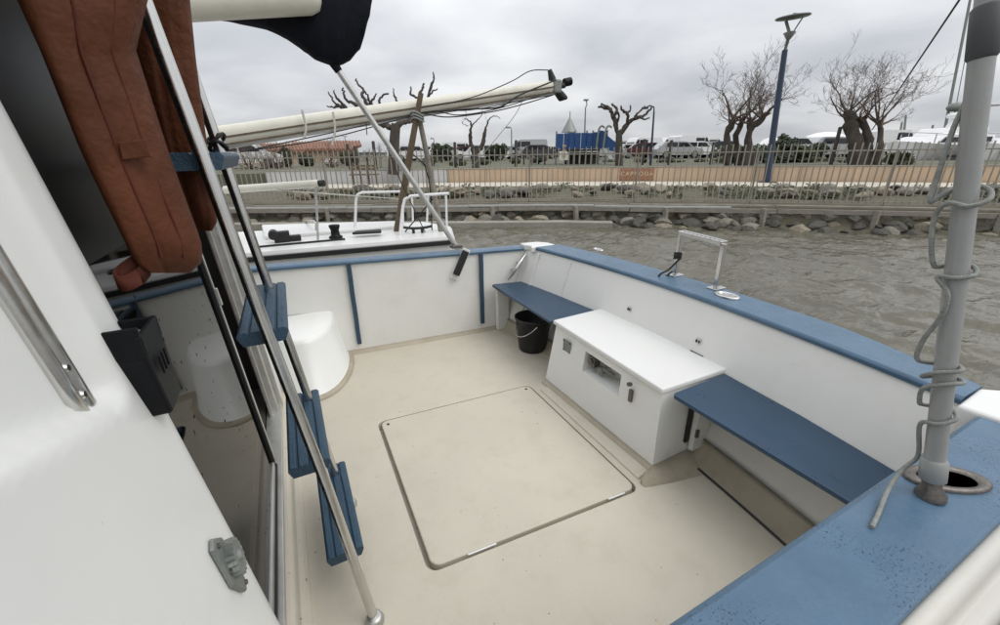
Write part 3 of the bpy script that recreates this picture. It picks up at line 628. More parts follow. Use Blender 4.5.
f1 = lobe([(-60, -5, 150), (0, 17, 148), (50, 40, 136), (100, 60, 152), (150, 80, 168), (200, 104, 186), (240, 124, 201), (258, 132, 203), (268, 140, 200), (273, 150, 190)], 1.09, 1.19, .045, JACK, LJ, 'front_panel')
lobe([(-60, 110, 190), (0, 118, 190), (60, 130, 196), (120, 142, 204), (180, 160, 212), (212, 172, 217), (226, 180, 217), (231, 190, 212)], 1.46, 1.40, .05, JACK, LJ, 'rear_panel')
mb = MB(); pp = [far(x, y, d) for x, y, d in ((136, 262, 1.11), (122, 272, 1.10), (115, 281, 1.09), (124, 284, 1.08), (138, 277, 1.085), (146, 268, 1.10))]
R = [[p+np.array([0, 0, -.016]), p+np.array([.004, .004, -.016]), p+np.array([.004, .004, .016]), p+np.array([0, 0, .016])] for p in catmull(pp, 5)]
mb.loft(R); obj('strap', mb, JACKD, LJ)
for u, r in ((.42, .0028), (.74, .0028)):
    Q = []
    for py in np.linspace(-40, 258, 26):
        ra = np.array([(-60, -5, 150), (0, 17, 148), (50, 40, 136), (100, 60, 152), (150, 80, 168), (200, 104, 186), (240, 124, 201), (258, 132, 203)], float); a_ = np.interp(py, ra[:, 0], ra[:, 1]); b_ = np.interp(py, ra[:, 0], ra[:, 2])
        Q.append(far(a_+(b_-a_)*u, py, 1.09+.10*u-.045*min(1, (4.5*u*(1-u))**.5)+.004))
    mb = MB(); mb.tube(Q, r, 6); obj('seam', mb, JACKD, LJ)
mb = MB(); pp = [far(x, y, d) for x, y, d in ((118, 142, 1.085), (146, 139, 1.085), (150, 157, 1.085), (122, 160, 1.085))]; pb = [p+np.array([0, .012, 0]) for p in pp]; mb.hexa(pp, pb); obj('pocket_flap', mb, JACK, LJ, bevel=.002)
# --- stanchion on the near gunwale
A = np.array([1.297, .226, .79]); T = np.array([1.262, .425, 1.86]); ax = (T-A)/np.linalg.norm(T-A)
SP = thing('awning_pole', 'grey painted awning pole with dark sleeve standing on the blue near gunwale', 'pole', A)
pt = lambda h: A+ax*h
mb = MB(); mb.tube([pt(.055), pt(.4), pt(.8), pt(1.6)], .0195, 24); pole = obj('pole', mb, ALUP, SP)
mb = MB(); mb.tube([pt(.048), pt(.052), pt(.10), pt(.108)], [.021, .0255, .0255, .021], 24); obj('collar', mb, ALUP, pole)
mb = MB(); mb.tube([pt(.985), pt(.99), pt(1.075), pt(1.08)], [.02, .0235, .0235, .02], 24); obj('sleeve', mb, mat('dark_grey_sleeve', (.055, .057, .06), .6), pole)
mb = MB(); mb.tube([pt(0), pt(.012), pt(.03), pt(.06)], [.030, .030, .019, .018], 14); obj('socket', mb, RUST, SP)
# rope wound round the pole
e1 = np.cross(ax, [0, 0, 1.]); e1 = np.cross(ax, CP-A); e1 /= np.linalg.norm(e1); e2 = np.cross(ax, e1); 
if e2 @ (CP-A) < 0: e2 = -e2
if e1 @ RT < 0: e1 = -e1
def rp(h, ang, r=.037):
    r = .0255+(r-.037)*.8; a_ = math.radians(ang); return pt(h)+(e1*math.cos(a_)+e2*math.sin(a_))*r     # ang 0 = right side, 90 = towards the camera
end = onz(872, 527, .797); mid = onz(905, 468, .82)
K = [end, onz(879, 512, .798), onz(889, 488, .812), onz(904, 468, .84), onz(918, 455, .88)]
K += [rp(.195, 160, .045), rp(.21, 90), rp(.225, 20, .04), rp(.235, -60), rp(.235, -150, .045), rp(.25, 170, .05), rp(.29, 150, .05), rp(.31, 90, .04), rp(.315, 20, .045), rp(.315, -80), rp(.31, 190, .05), rp(.335, 120, .042), rp(.345, 40, .044), rp(.345, -60), rp(.345, -160, .045),
      rp(.36, 175, .065), rp(.41, 165, .055), rp(.47, 120, .042), rp(.52, 110, .04), rp(.555, 150, .045), rp(.555, 90, .037), rp(.56, 20, .042), rp(.575, -40), rp(.575, -140), rp(.58, 170, .05), rp(.63, 165, .06), rp(.69, 165, .058), rp(.715, 130, .05), rp(.705, 80, .042), rp(.715, 25, .05), rp(.735, -20, .045), rp(.745, -90), rp(.73, 190, .05), rp(.72, 170, .07), rp(.76, 172, .062), rp(.82, 175, .05), rp(.87, 195, .04), rp(.92, 235, .036), rp(1.0, 265, .036), rp(1.5, 268, .036)]
mb = MB(); mb.tube(catmull(K, 7), .005, 8); tag(obj('wound_rope', mb, ROPE, loc=end), 'grey rope wound in loose turns round the awning pole', 'rope')
# --- boom, black cover, strut
YB = 3.45
bt = ony(318, -2, YB)
mb = MB(); YS = 3.22; pts = [ony(60, 6, YS), ony(170, 2, YS), ony(308, -2, YS), ony(316, -2.4, YS), ony(320, -2.6, YS)]
mb.tube(pts, [.10, .095, .088, .07, .03], 18); tag(obj('sail_boom', mb, CREAM, loc=pts[0]), 'cream painted boom end poking into the black sail cover', 'boom')
low = [(150, 14), (190, 17), (230, 22), (268, 30), (290, 41), (305, 53), (318, 61), (330, 66), (338, 67), (348, 63), (353, 54), (360, 50), (365, 40), (369, 20), (371.5, -4), (372, -30)]
mb = MB(); R = []; la = np.array(low, float)
for i, px in enumerate(np.r_[np.linspace(150, 366, 40), 369, 371, 372]):
    yb = np.interp(px, la[:, 0], la[:, 1]); yt = -62+max(0, px-355)*2.0; a = ony(px, yb, YB-.02); b = ony(px, yt, YB-.02); ring = []
    k = min(1, (372.6-px)/10)**.5; hw = (.05+.10*k)*(.5+.5*min(1, (yb-yt)/90))
    for j in range(20):
        t = 2*math.pi*j/20; c = (a+b)/2; h_ = (b-a)/2
        fold = .020*math.sin(px*.24+2.5*math.sin(t)+(t-1.5)*1.2)*min(1, max(0, (px-250)/60))+.022*noise.noise(Vector((px*.07, j*.55, 0)))
        ring.append(c+h_*-math.cos(t)+np.array([fold*.4, (hw*abs(math.sin(t))**.8+fold)*math.copysign(1, math.sin(t)) if j not in (0, 10) else 0, 0]))
    R.append(ring)
mb.loft(R); tag(obj('sail_cover', mb, NAVY, loc=ony(338, 67, YB)), 'black canvas sail cover sagging from the end of the cream boom', 'cover')
a = ony(456, 246, yfar(1.28)+.05); b = ony(338, 70, YB-.03); mb = MB(); mb.tube([a, lerp(a, b, .5), b], .021, 14); STR = thing('boom_strut', 'grey aluminium strut propping the black sail cover from the far gunwale', 'strut', a)
obj('strut_tube', mb, ALU, STR); mb = MB(); mb.box(a+np.array([0, 0, .0]), (.10, .07, .03)); obj('strut_foot', mb, RUST, STR, bevel=.006)
mb = MB(); d_ = (b-a)/np.linalg.norm(b-a); mb.tube([b-d_*.01, b+d_*.10, b+d_*.22], [.026, .036, .05], 12); obj('canvas_tie', mb, NAVY, STR)

# ================================================================== NEIGHBOUR BOAT
NB = thing('moored_sailboat', 'white sailing boat with black rubbing strip moored alongside the far gunwale', 'boat', (0, 5.3, .3))
zd = .70
def nd(px, py, z=zd): return onz(px, py, z)
near0 = nd(262, 252); near1 = nd(455, 236)
dirn = (near1-near0)/np.linalg.norm(near1-near0)
n0 = near0-dirn*4; pA = near1; pB = nd(452, 226); pC = nd(425, 221.5); pD = pC-dirn*5.5+np.array([0, .5, 0])
poly = [tuple(p[:2]) for p in (n0, near0, pA, pB, pC, pD)]
cen = np.mean(np.array(poly), axis=0)
sh = lambda k: [tuple(cen+(np.array(p)-cen)*k) for p in poly]
mb = MB(); mb.loft([[(x, y, z) for x, y in sh(k)] for k, z in ((.90, -.6), (.985, .45), (1.0, .60), (1.0, zd-.03), (.985, zd))], smooth=False); obj('hull', mb, GEL2, NB, bevel=.015)
mb = MB(); mb.bar(np.r_[(n0+np.array([0, -.012, 0]))[:2], zd-.065], np.r_[(pA+np.array([-.05, -.012, 0]))[:2], zd-.065], .03, .05); obj('rubbing_strip', mb, RUB, NB, bevel=.006)
# coaming / cockpit well edges and raised deck
c0 = nd(265, 240); c1 = nd(395, 229); c2 = nd(398, 224); c3 = nd(262, 228)
mb = MB(); mb.prism([tuple(p[:2]) for p in (c0, c1, c2, c3)], zd-.01, zd+.045); obj('coaming', mb, GEL2, NB, bevel=.02)
mb = MB(); a = nd(250, 247.5, zd+.01); b = nd(345, 239, zd+.01); mb.bar(a, b, .018, .02); obj('jib_track', mb, RUB, NB)
WN = np.array(nd(336, 238)); mb = MB(); mb.lathe([(.001, 0), (.075, 0), (.075, .02), (.05, .035), (.045, .09), (.06, .13), (.06, .15), (.03, .155), (.001, .155)], WN, 20); obj('winch', mb, BLACKP, NB)
p = nd(283, 242); mb = MB(); mb.box(p+np.array([0, 0, .06]), (.16, .1, .12)); mb.box(p+np.array([.13, 0, .035]), (.12, .08, .06)); mb.tube([p+np.array([-.08, -.07, .09]), p+np.array([-.08, .07, .09])], .05, 12); obj('rope_clutch', mb, RUB, NB, bevel=.01)
p = nd(366, 236); mb = MB(); mb.prism([(p[0]-.16, p[1]-.05), (p[0]+.16, p[1]-.12), (p[0]+.19, p[1]+.03), (p[0]-.1, p[1]+.06)], zd+.035, zd+.065); obj('deck_vent', mb, RUB, NB, bevel=.01)
p = nd(418, 233); mb = MB(); mb.tube(catmull([p+np.array([-.16, .05, .075]), p+np.array([-.06, .015, .06]), p+np.array([.06, -.015, .06]), p+np.array([.16, -.05, .075])], 4), .016, 8)
for k in (-.05, .05): mb.tube([p+np.array([k, -k*.3, 0]), p+np.array([k, -k*.3, .06])], .018, 8)
obj('mooring_cleat', mb, RUB, NB)
def atd(px, py, ref): 
    n_ = np.array([ref[0], ref[1], 0]); d = ray(px, py); return CP+d*(((ref-CP) @ n_)/(d @ n_))
r0 = nd(355, 231); r1 = nd(403, 226); mb = MB(); mb.tube([r0, atd(356, 200, r0), atd(357.5, 194.5, r0), atd(362, 192.5, r0), atd(400, 191.5, r1), atd(402.5, 193.5, r1), r1], .016, 8); obj('pushpit_rail', mb, WHITE, NB)
r0 = nd(400, 235); r1 = nd(447, 232); mb = MB(); mb.tube([r0, atd(403, 206, r0), atd(405, 199, r0), atd(411, 196, r0), atd(440, 194, r1), atd(449, 193.5, r1)], .018, 8); obj('pushpit_rail', mb, WHITE, NB)
m1 = nd(427, 222.5); m2 = nd(413, 223)
for a_, b_ in ((r1, atd(446, 195, r1)), (m1, atd(428, 196, m1)), (m2, atd(412, 197, m2))): mb = MB(); mb.tube([a_, b_], .014, 8); obj('pushpit_leg', mb, WHITE, NB)
s0 = nd(318, 240); mb = MB(); mb.tube([s0, atd(316, 186, s0)], .012, 8); obj('stanchion', mb, ALU, NB)
s0 = nd(316, 234); s1 = nd(307, 226); mb = MB(); mb.tube([s0, atd(316, 224, s0), atd(314, 221, s0), atd(306, 221, s1), s1], .012, 8); obj('hand_loop', mb, ALU, NB)
mb = MB(); a = atd(225, 190, nd(225, 240)); b = atd(319, 183.5, nd(318, 240)); mb.tube([a, lerp(a, b, .5), b], .042, 14); o = tag(obj('folded_boom', mb, CREAM, loc=a), 'short cream spar resting on the stanchion of the white sailing boat', 'spar')
mb = MB(); mb.tube([b, b+(b-a)/np.linalg.norm(b-a)*.06], .035, 10); obj('end_cap', mb, RUB, o)
# lowered mast on a wooden crutch
YM = 5.05
ma, mb_ = ony(180, 143, YM), ony(553, 87, YM)
MS = thing('lowered_mast', 'long cream mast lowered horizontally with black masthead fittings and loose rigging', 'mast', lerp(ma, mb_, .6))
dm = (mb_-ma)/np.linalg.norm(mb_-ma); ud = np.array([0, 0, 1.])-dm*dm[2]; ud /= np.linalg.norm(ud); sd_ = np.cross(dm, ud)
mb = MB(); R = []
for t in np.linspace(0, 1, 12):
    c = lerp(ma, mb_, t); rr = .098-.022*t
    R.append([c+ud*rr*math.sin(a_)+sd_*rr*.62*math.cos(a_) for a_ in np.linspace(0, 2*math.pi, 20, endpoint=False)])
mb.loft(R); spar = obj('spar', mb, CREAM, MS)
mb = MB(); mb.bar(ma-ud*.093+sd_*.0, mb_-ud*.073, .05, .045, tuple(ud)); obj('sail_track', mb, ALU, MS, bevel=.006)
for o_ in (.03, -.035): mb = MB(); mb.bar(ma+sd_*.058+ud*(o_-.040), mb_+sd_*.045+ud*(o_-.032), .014, .016, tuple(ud)); obj('groove_shade', mb, WOODB, MS)  # dark bars along the mast groove; its shade is put into their colour
mb = MB(); mb.box(mb_+dm*.04, (.12, .13, .16)); obj('masthead', mb, GALV, MS, bevel=.02)
mb = MB(); mb.tube([mb_+dm*.06-ud*.06, mb_+dm*.12-ud*.13, mb_+dm*.2-ud*.15], [.05, .06, .02], 10); mb.tube([mb_+ud*.08, mb_+ud*.2-dm*.03], [.05, .025], 10); mb.tube([mb_+dm*.1, mb_+dm*.18], .035, 10); obj('sheave_fitting', mb, RUB, MS, bevel=.004)
mb = MB(); mb.tube([mb_+dm*.18+ud*.03, mb_+dm*.28+ud*.035], .05, 14); obj('masthead_light', mb, BLACKP, MS)
def wire(P, r=.006, m=RUB, name='rigging_wire'): mb = MB(); mb.tube(catmull([ony(x, y, YM-.12) for x, y in P], 6), r, 5); obj(name, mb, m, MS)
wire([(240, 152), (330, 138), (425, 113), (460, 115), (500, 108), (550, 92)]); wire([(250, 150), (330, 133), (425, 112), (470, 110), (520, 101), (556, 94)]); wire([(425, 114), (450, 117), (490, 112), (520, 105), (553, 95)], .007)
wire([(420, 108), (470, 98), (510, 82), (530, 71), (548, 70)], .006); wire([(556, 80), (520, 95), (500, 107), (470, 109), (440, 111)], .01, RUB)
wire([(525, 95), (515, 115), (495, 140), (478, 160), (465, 172)], .004, ROPE); wire([(302, 110), (306, 128), (304, 138)], .012, ROPEW); wire([(333, 112), (335, 130), (332, 145)], .012, ROPEW); wire([(366, 122), (367, 135)], .005)
# crutch
f0 = nd(397, 231); f1_ = nd(441, 231)
CR = thing('mast_crutch', 'crossed brown and pale timber poles propping up the lowered mast', 'prop', (f0+f1_)/2)
mb = MB(); mb.tube([f0, ony(408, 165, YM-.1), ony(421, 93, YM-.15)], [.045, .04, .03], 8); obj('pole', mb, WOODB, CR)
mb = MB(); mb.tube([f1_, ony(431, 175, YM), ony(418, 112, YM-.05)], [.036, .033, .03], 8); obj('pole', mb, WOODG, CR)
mb = MB(); c = ony(417, 120, YM-.1)
for k in range(3): mb.tube([c+np.array([.07*math.cos(t), .09*math.sin(t), .03*k+.02*math.sin(t*2)]) for t in np.linspace(0, 6.3, 14)], .012, 6)
obj('binding', mb, ROPE, CR)
mb = MB(); mb.tube([ony(380, 130, YM-.1), ony(400, 180, YM-.2), nd(425, 232)], .006, 5); mb.tube([ony(408, 150, YM), ony(425, 165, YM), ony(430, 185, YM), nd(432, 230)], .008, 5); mb.tube([ony(440, 190, YM), nd(405, 232)], .008, 5); obj('cord', mb, RUB, CR)
mb = MB(); a = np.array([-1.2, 4.9, 1.2]); mb.tube(catmull([ony(275, 190, 5.3), ony(330, 194, 5.4), ony(400, 199, 5.5), atd(403, 200, nd(400, 235))], 5), .008, 5); tag(obj('life_line', mb, ROPEW, loc=ony(275, 190, 5.3)), 'thin pale line strung across the stern of the white sailing boat', 'line')

# ================================================================== QUAY
mb = strip(-.95, -.62, -.6, ZW+.13, 0, CUM[2]+1.4); struct('concrete_ledge', mb, CONC, bevel=.02)
WK = thing('walkway', 'weathered timber walkway on short posts along the rocky bank', 'walkway', fl(9, -.3, .1))
for o0, o1, z0, z1, nm, m, s0, s1 in ((-.42, -.26, .20, .235, 'plank', ALU, 3.0, CUM[2]+4.4), (-.42, -.34, .09, .195, 'beam', WOODG, 0, SMAX), (-.25, -.14, .215, .25, 'plank', WOODG, 0, SMAX), (-.13, -.03, .235, .27, 'plank', WOODG, 0, SMAX)):
    nseg = max(1, int((s1-s0)/3.2))
    for k in range(nseg):
        a = s0+(s1-s0)*k/nseg+.01; b = s0+(s1-s0)*(k+1)/nseg-.01; dz = random.uniform(-.012, .012)
        obj(nm, strip(o0, o1, z0+dz, z1+dz, a, b, 4), m, WK)
s = 1.2
while s < SMAX:
    p = fl(s, -.44, -.5); mb = MB(); lean = random.uniform(-.05, .05); mb.bar(p, fl(s+lean, -.44, .2), .10, .10, (0, 1, 0)); obj('post', mb, WOODG, WK); s += 2.35
FN = thing('picket_fence', 'long grey timber picket fence along the quay', 'fence', fl(9, 0, .3))
def fence_rail(z, hgt):
    s = 0.
    while s < SMAX-.1:
        e = min(s+2.9, SMAX); obj('rail', strip(-.02, .02, z, z+hgt, s, e-.03, 3), FENCE, FN); s = e
fence_rail(.30, .07); fence_rail(.36+1.16, .028)
pm = MB(); pm.hexa([(-.011, -.011, 0), (.011, -.011, 0), (.011, .011, 0), (-.011, .011, 0)], [(-.011, -.011, 1.36), (.011, -.011, 1.36), (.011, .011, 1.36), (-.011, .011, 1.36)])
po = obj('picket', pm, FENCE, FN); po.location = tuple(np.array(fl(.07, -.034, .345))-np.array(BASE[FN.name])); po.data.transform(Matrix.Translation(Vector(BASE[FN.name])))
s = .07+.145
while s < SMAX:
    d = fl(min(s+.1, SMAX))-fl(s); q = fl(s, -.034, .345+random.uniform(-.012, .012)); piece('picket', po.data, FN, q, (random.uniform(-.012, .012), random.uniform(-.012, .012), math.atan2(d[1], d[0]))); s += .145
s = .0
while s < SMAX: mb = MB(); q = fl(s, .04, 0); mb.bar((q[0], q[1], .1), (q[0], q[1], 1.53), .035, .035, (0, 1, 0)); obj('fence_post', mb, FENCE, FN); s += 2.9
# rocks
rmesh = []
for k in range(9):
    bm = bmesh.new(); bmesh.ops.create_icosphere(bm, subdivisions=2, radius=1)
    for v in bm.verts:
        n_ = v.co.normalized(); f = 1+.34*noise.noise(n_*1.5+Vector((k*7.1, 0, 0)))+.16*noise.noise(n_*3.5+Vector((0, k*3.3, 0))); v.co = Vector((n_.x*1.15*f, n_.y*.85*f, n_.z*.68*f))
        for q in range(4):   # chopped facets
            pn = Vector((math.sin(k*3+q*2.1), math.cos(k*1.7+q*1.3), math.sin(k+q*2.9))).normalized(); dd = v.co.dot(pn)
            if dd > .62: v.co -= pn*(dd-.62)*.85
    me = bpy.data.meshes.new('rock'); bm.to_mesh(me); bm.free(); me.materials.append(ROCK[(0, 1, 2)[k % 3]]); rmesh.append(me)
random.seed(11); cnt = 0
BASE[bank.name] = (0, 0, 0)
s = 3.6
while s < SMAX-.1:      # riprap under the walkway
    for off, z, m_ in ((-.62, -.33, 2), (-.38, -.2, 2), (-.12, -.05, 0)):
        r = random.uniform(.13, .28); q = fl(min(s+random.uniform(-.15, .15), SMAX), off+random.uniform(-.1, .1), z+random.uniform(-.02, .06))
        me = random.choice([x for i, x in enumerate(rmesh) if (i % 3 == 2) == (m_ == 2 and random.random() < .75)])
        piece('rock', me, bank, q, (random.uniform(-.3, .3), random.uniform(-.3, .3), random.uniform(0, 6.28)), (r, r*random.uniform(.8, 1.2), r*random.uniform(.7, 1)))
        cnt += 1
    s += .335
s = 3.6
while s < SMAX-.1:      # rubble behind the fence
    if not (CUM[2]+3.5 < s < CUM[2]+4.6):
        for k in range(2):
            r = random.uniform(.12, .30); q = fl(s, random.uniform(.6, 3.4), .38+r*.25)
            piece('rock', random.choice(rmesh), bank, q, (random.uniform(-.3, .3), random.uniform(-.3, .3), random.uniform(0, 6.28)), (r*1.2, r, r*.8)); cnt += 1
    s += .52
# weeds among the rubble
def leaf_cloud(centers, n, size, seed=0):
    rd = random.Random(seed); mb = MB()
    for _ in range(n):
        c, rx, rz = rd.choice(centers)
        u = Vector((rd.gauss(0, 1), rd.gauss(0, 1), rd.gauss(0, 1))).normalized()*(rd.random()**.4); p = Vector(c)+Vector((u.x*rx, u.y*rx, u.z*rz))
        a = Vector((rd.gauss(0, 1), rd.gauss(0, 1), rd.gauss(0, 1))).normalized(); b = a.orthogonal().normalized(); sz = size*rd.uniform(.6, 1.4)
        mb.add([p-a*sz*.5, p+b*sz*.35, p+a*sz*.5, p-b*sz*.35], [(0, 1, 2, 3)])
    return mb
rd = random.Random(3)
wd = obj('weeds', leaf_cloud([(tuple(fl(rd.uniform(.5, SMAX-.5), rd.uniform(.5, 4.2), .42)), .32, .12) for _ in range(110)], 5200, .09, 5), LEAF2, fix=False); wd['kind'] = 'stuff'; wd['label'] = 'scrubby weeds growing among the rubble behind the fence'; wd['category'] = 'weeds'
# low park wall: ochre with a pale grey stretch, joints every couple of metres
W0 = 7.0
def wall_run(nm, s0, s1, m, label, h=.93):
    t = thing(nm, label, 'wall', fl((s0+s1)/2, W0, .36)); s = s0
    while s < s1-.01:
        e = min(s+1.6, s1); obj('panel', strip(W0, W0+.2, .36, h+random.uniform(-.004, .004), s, e-.012, 2), m, t); s = e
    obj('coping', strip(W0-.02, W0+.22, h+.004, h+.04, s0, s1, 24), CONC, t)
    return t
SG = CUM[1]+2.2
wall_run('park_wall', 0, SG, GREYW, 'low pale grey wall in front of the tiled house')
wall_run('park_wall', SG, SMAX, OCHRE, 'long low ochre wall along the park behind the picket fence', .93)

# ================================================================== PARK AND BACKGROUND
ZG = .86
def gpt(px, D, z=ZG): p = far(px, 150, D); return np.array([p[0], p[1], z])
# lettered board on the ochre wall
def s_of(px, off):   # arclength where the line of sight crosses the offset line
    best = min(((abs(np.cross(ray(px, 172)[:2], fl(s, off)[:2])), s) for s in np.linspace(0, SMAX, 1200))); return best[1]
s0, s1 = s_of(620, W0), s_of(654, W0)
SB = obj('lettered_board', strip(W0-.035, W0-.006, .43, .90, s0, s1, 2), SIGNB, loc=fl((s0+s1)/2, W0, .43)); tag(SB, 'brown board with pale capital letters fixed to the ochre wall', 'sign')
fc = bpy.data.curves.new('letters', 'FONT'); fc.body = 'CAPAOUA'; fc.size = .24; fc.extrude = .004; fc.align_x = 'CENTER'; fc.align_y = 'CENTER'; fc.space_character = 1.25
to = bpy.data.objects.new('letters_tmp', fc); COL.objects.link(to); bpy.context.view_layer.update()
me = bpy.data.meshes.new_from_object(to.evaluated_get(bpy.context.evaluated_depsgraph_get())); bpy.data.objects.remove(to)
lo = bpy.data.objects.new('lettering', me); COL.objects.link(lo); me.materials.append(SIGNT)
d = fl(s1, W0)-fl(s0, W0); zr = math.atan2(d[1], d[0]); p = fl((s0+s1)/2, W0-.042, .68)
lo.parent = SB; bb_ = BASE[SB.name]; lo.location = tuple(p-np.array(bb_)); lo.rotation_euler = (math.pi/2, 0, zr)

# ---------------- trees
def branch(mb, p, d, ln, r, depth, rd, tw=.35, up=.25, tip=.35):
    pts = [Vector(p)]; d = Vector(d).normalized(); n = 4 if depth > 0 else 3; rr = [r]
    for i in range(n):
        d = (d+Vector((rd.gauss(0, tw), rd.gauss(0, tw), rd.gauss(0, tw)+up*.3))*.55).normalized(); pts.append(pts[-1]+d*ln/n); rr.append(max(r*(1-(1-tip)*(i+1)/n), .004))
    mb.tube(pts, rr, 6 if r > .03 else (4 if r > .012 else 3), cap=False)
    return pts, d, rr[-1]
def grow(mb, p, d, ln, r, depth, rd, kids=(2, 4), up=.3, tw=.32, shrink=.68):
    pts, dd, re = branch(mb, p, d, ln, r, depth, rd, tw, up)
    if depth == 0: return
    for k in range(rd.randint(*kids)):
        i = rd.randint(1, len(pts)-1) if k else len(pts)-1
        sp = Vector((rd.gauss(0, 1), rd.gauss(0, 1), rd.gauss(0, .6)+up)).normalized(); nd_ = (dd*.75+sp*.65).normalized()
        grow(mb, pts[i], nd_, ln*shrink*rd.uniform(.7, 1.25), max(re*.75, .005), depth-1, rd, kids, up, tw, shrink)
def bushy_tree(name, label, stems, D, seed, group=None, spread=1.0, nb=7, ln=1.35, depth=3):
    rd = random.Random(seed); base = gpt(stems[0][0][0], D)
    t = thing(name, label, 'tree', base, group); tr = MB(); cr_ = MB()
    for st in stems:
        st = [(x, y, r*.72) for x, y, r in st]
        dz = rd.uniform(-.5, .5); pts = []
        for k, (px, py, r) in enumerate(st):
            q = far(px, py, D+dz*(k+1)/len(st)); 
            if k == 0: q[2] = ZG-.1
            pts.append(q)
        P = catmull(pts, 4); rr = np.interp(np.linspace(0, len(st)-1, len(P)), range(len(st)), [x[2] for x in st])
        P = [p+np.array([rd.gauss(0, .02), rd.gauss(0, .02), 0]) for p in P]
        k0 = len(tr.v); tr.tube(P, list(rr*(1+np.array([rd.gauss(0, .10) for _ in rr]))), 14)
        for q in range(k0, len(tr.v)): v_ = Vector(tr.v[q]); nn_ = noise.noise_vector(v_*2.6)*.10+noise.noise_vector(v_*7)*.04; tr.v[q] = tuple(v_+nn_)
        top = P[-1]; lean = (P[-1]-P[-4]); lean /= np.linalg.norm(lean)
        for k in range(nb):
            a_ = 2*math.pi*(k+rd.random()*.6)/nb; dr = Vector((math.cos(a_)*spread, math.sin(a_)*spread, rd.uniform(.25, 1.25)))+Vector(lean)*.5
            grow(cr_, Vector(top)-Vector(lean)*rd.uniform(0, .35), dr, ln*rd.uniform(.6, 1.25), rd.uniform(.035, .065), depth, rd, kids=(3, 3), shrink=.64)
    obj('trunk', tr, BARK, t, fix=False); obj('crown', cr_, TWIG, t, fix=False); return t
bushy_tree('pollard_tree', 'bare twiggy tree with a clump of dark stems behind the blue lamp post', [
    [(729, 165, .24), (727, 140, .20), (732, 117, .16)], [(738, 165, .22), (737, 135, .17), (743, 118, .13)], [(746, 165, .25), (750, 132, .19), (761, 120, .17), (767, 113, .13)], [(752, 160, .16), (750, 130, .14), (750, 118, .12)]], 23.0, 4, nb=6, ln=1.1, spread=1.5, depth=4)
bushy_tree('pollard_tree', 'bare twiggy tree with a thick forked trunk beside the moored white yacht', [
    [(858, 166, .48), (856, 145, .40), (851, 125, .34), (848, 112, .26)], [(866, 165, .34), (868, 140, .27), (861, 118, .22)], [(878, 165, .22), (880, 140, .17), (879, 120, .13)]], 26.0, 9, nb=8, ln=1.15, spread=1.25, depth=4)
def stub_tree(name, label, D, trunk, limbs, seed, m=BARK, twigs=0, group=None):
    """pollard: trunk and knobby limbs; limbs: list of (px, py, radius) polylines"""
    rd = random.Random(seed); t = thing(name, label, 'tree', gpt(trunk[0][0], D), group); tr = MB(); cr_ = MB()
    trunk = [(x, y, r*.75) for x, y, r in trunk]; limbs = [[(x, y, r*.66) for x, y, r in lb] for lb in limbs]
    P = [far(x, y, D) for x, y, r in trunk]; P[0][2] = ZG-.1; tr.tube(catmull(P, 4), list(np.interp(np.linspace(0, len(trunk)-1, (len(trunk)-1)*4+1), range(len(trunk)), [x[2] for x in trunk])), 10)
    obj('trunk', tr, m, t, fix=False)
    for lb in limbs:
        d0 = 0; dd = rd.uniform(-.9, .9); pts = [far(x, y, D+dd*i/max(1, len(lb)-1)) for i, (x, y, r) in enumerate(lb)]
        C_ = catmull(pts, 4); rr = np.interp(np.linspace(0, len(lb)-1, len(C_)), range(len(lb)), [x[2] for x in lb])
        C_ = [c+np.array([rd.gauss(0, .018), rd.gauss(0, .018), rd.gauss(0, .018)]) for c in C_]
        cr_.tube(C_, [r*(1+rd.uniform(-.15, .2)) for r in rr], 7)
        for k in range(twigs):
            i = rd.randint(len(C_)//2, len(C_)-1); grow(cr_, Vector(C_[i]), (rd.gauss(0, .6), rd.gauss(0, .6), 1), rd.uniform(.25, .5), .012, 1, rd)
    obj('crown', cr_, m, t, fix=False); return t
stub_tree('pollard_tree', 'black knobbly pollard tree with twisted stubs showing above the lowered mast', 19.5, [(393, 170, .33), (394, 150, .30), (395, 133, .28), (396, 124, .26)], [
    [(395, 128, .2), (386, 126, .17), (376, 122, .15), (366, 118, .14), (352, 113, .12), (345, 108, .1)], [(345, 109, .1), (338, 106, .08), (333, 108, .05), (327, 106, .035)], [(340, 107, .07), (333, 101, .06), (330, 95, .04), (328, 92, .03)], [(346, 108, .09), (341, 102, .08), (336, 97, .06), (334, 90, .03)],
    [(362, 112, .11), (355, 104, .1), (347, 101, .08), (344, 93, .06), (343, 88, .04)], [(372, 112, .12), (366, 102, .11), (362, 95, .09), (364, 90, .07), (358, 84, .06), (356, 79, .035)], [(374, 108, .1), (370, 103, .09), (368, 97, .06), (366, 92, .04)], [(374, 110, .1), (371, 104, .08), (374, 98, .06), (376, 94, .03)],
    [(382, 113, .1), (379, 103, .09), (381, 97, .07), (388, 93, .04)], [(400, 112, .09), (397, 101, .07), (394, 95, .05), (394, 88, .03)], [(397, 126, .2), (405, 122, .17), (414, 119, .14), (424, 108, .12), (420, 98, .1), (423, 88, .07), (424, 84, .05)],
    [(419, 98, .08), (413, 96, .07), (410, 93, .06), (411, 86, .04)], [(425, 108, .1), (428, 95, .09), (432, 84, .07), (434, 77, .05), (433, 72, .03)], [(428, 96, .07), (432, 92, .05), (437, 88, .03)], [(390, 128, .14), (384, 121, .12), (388, 112, .1)]], 2)
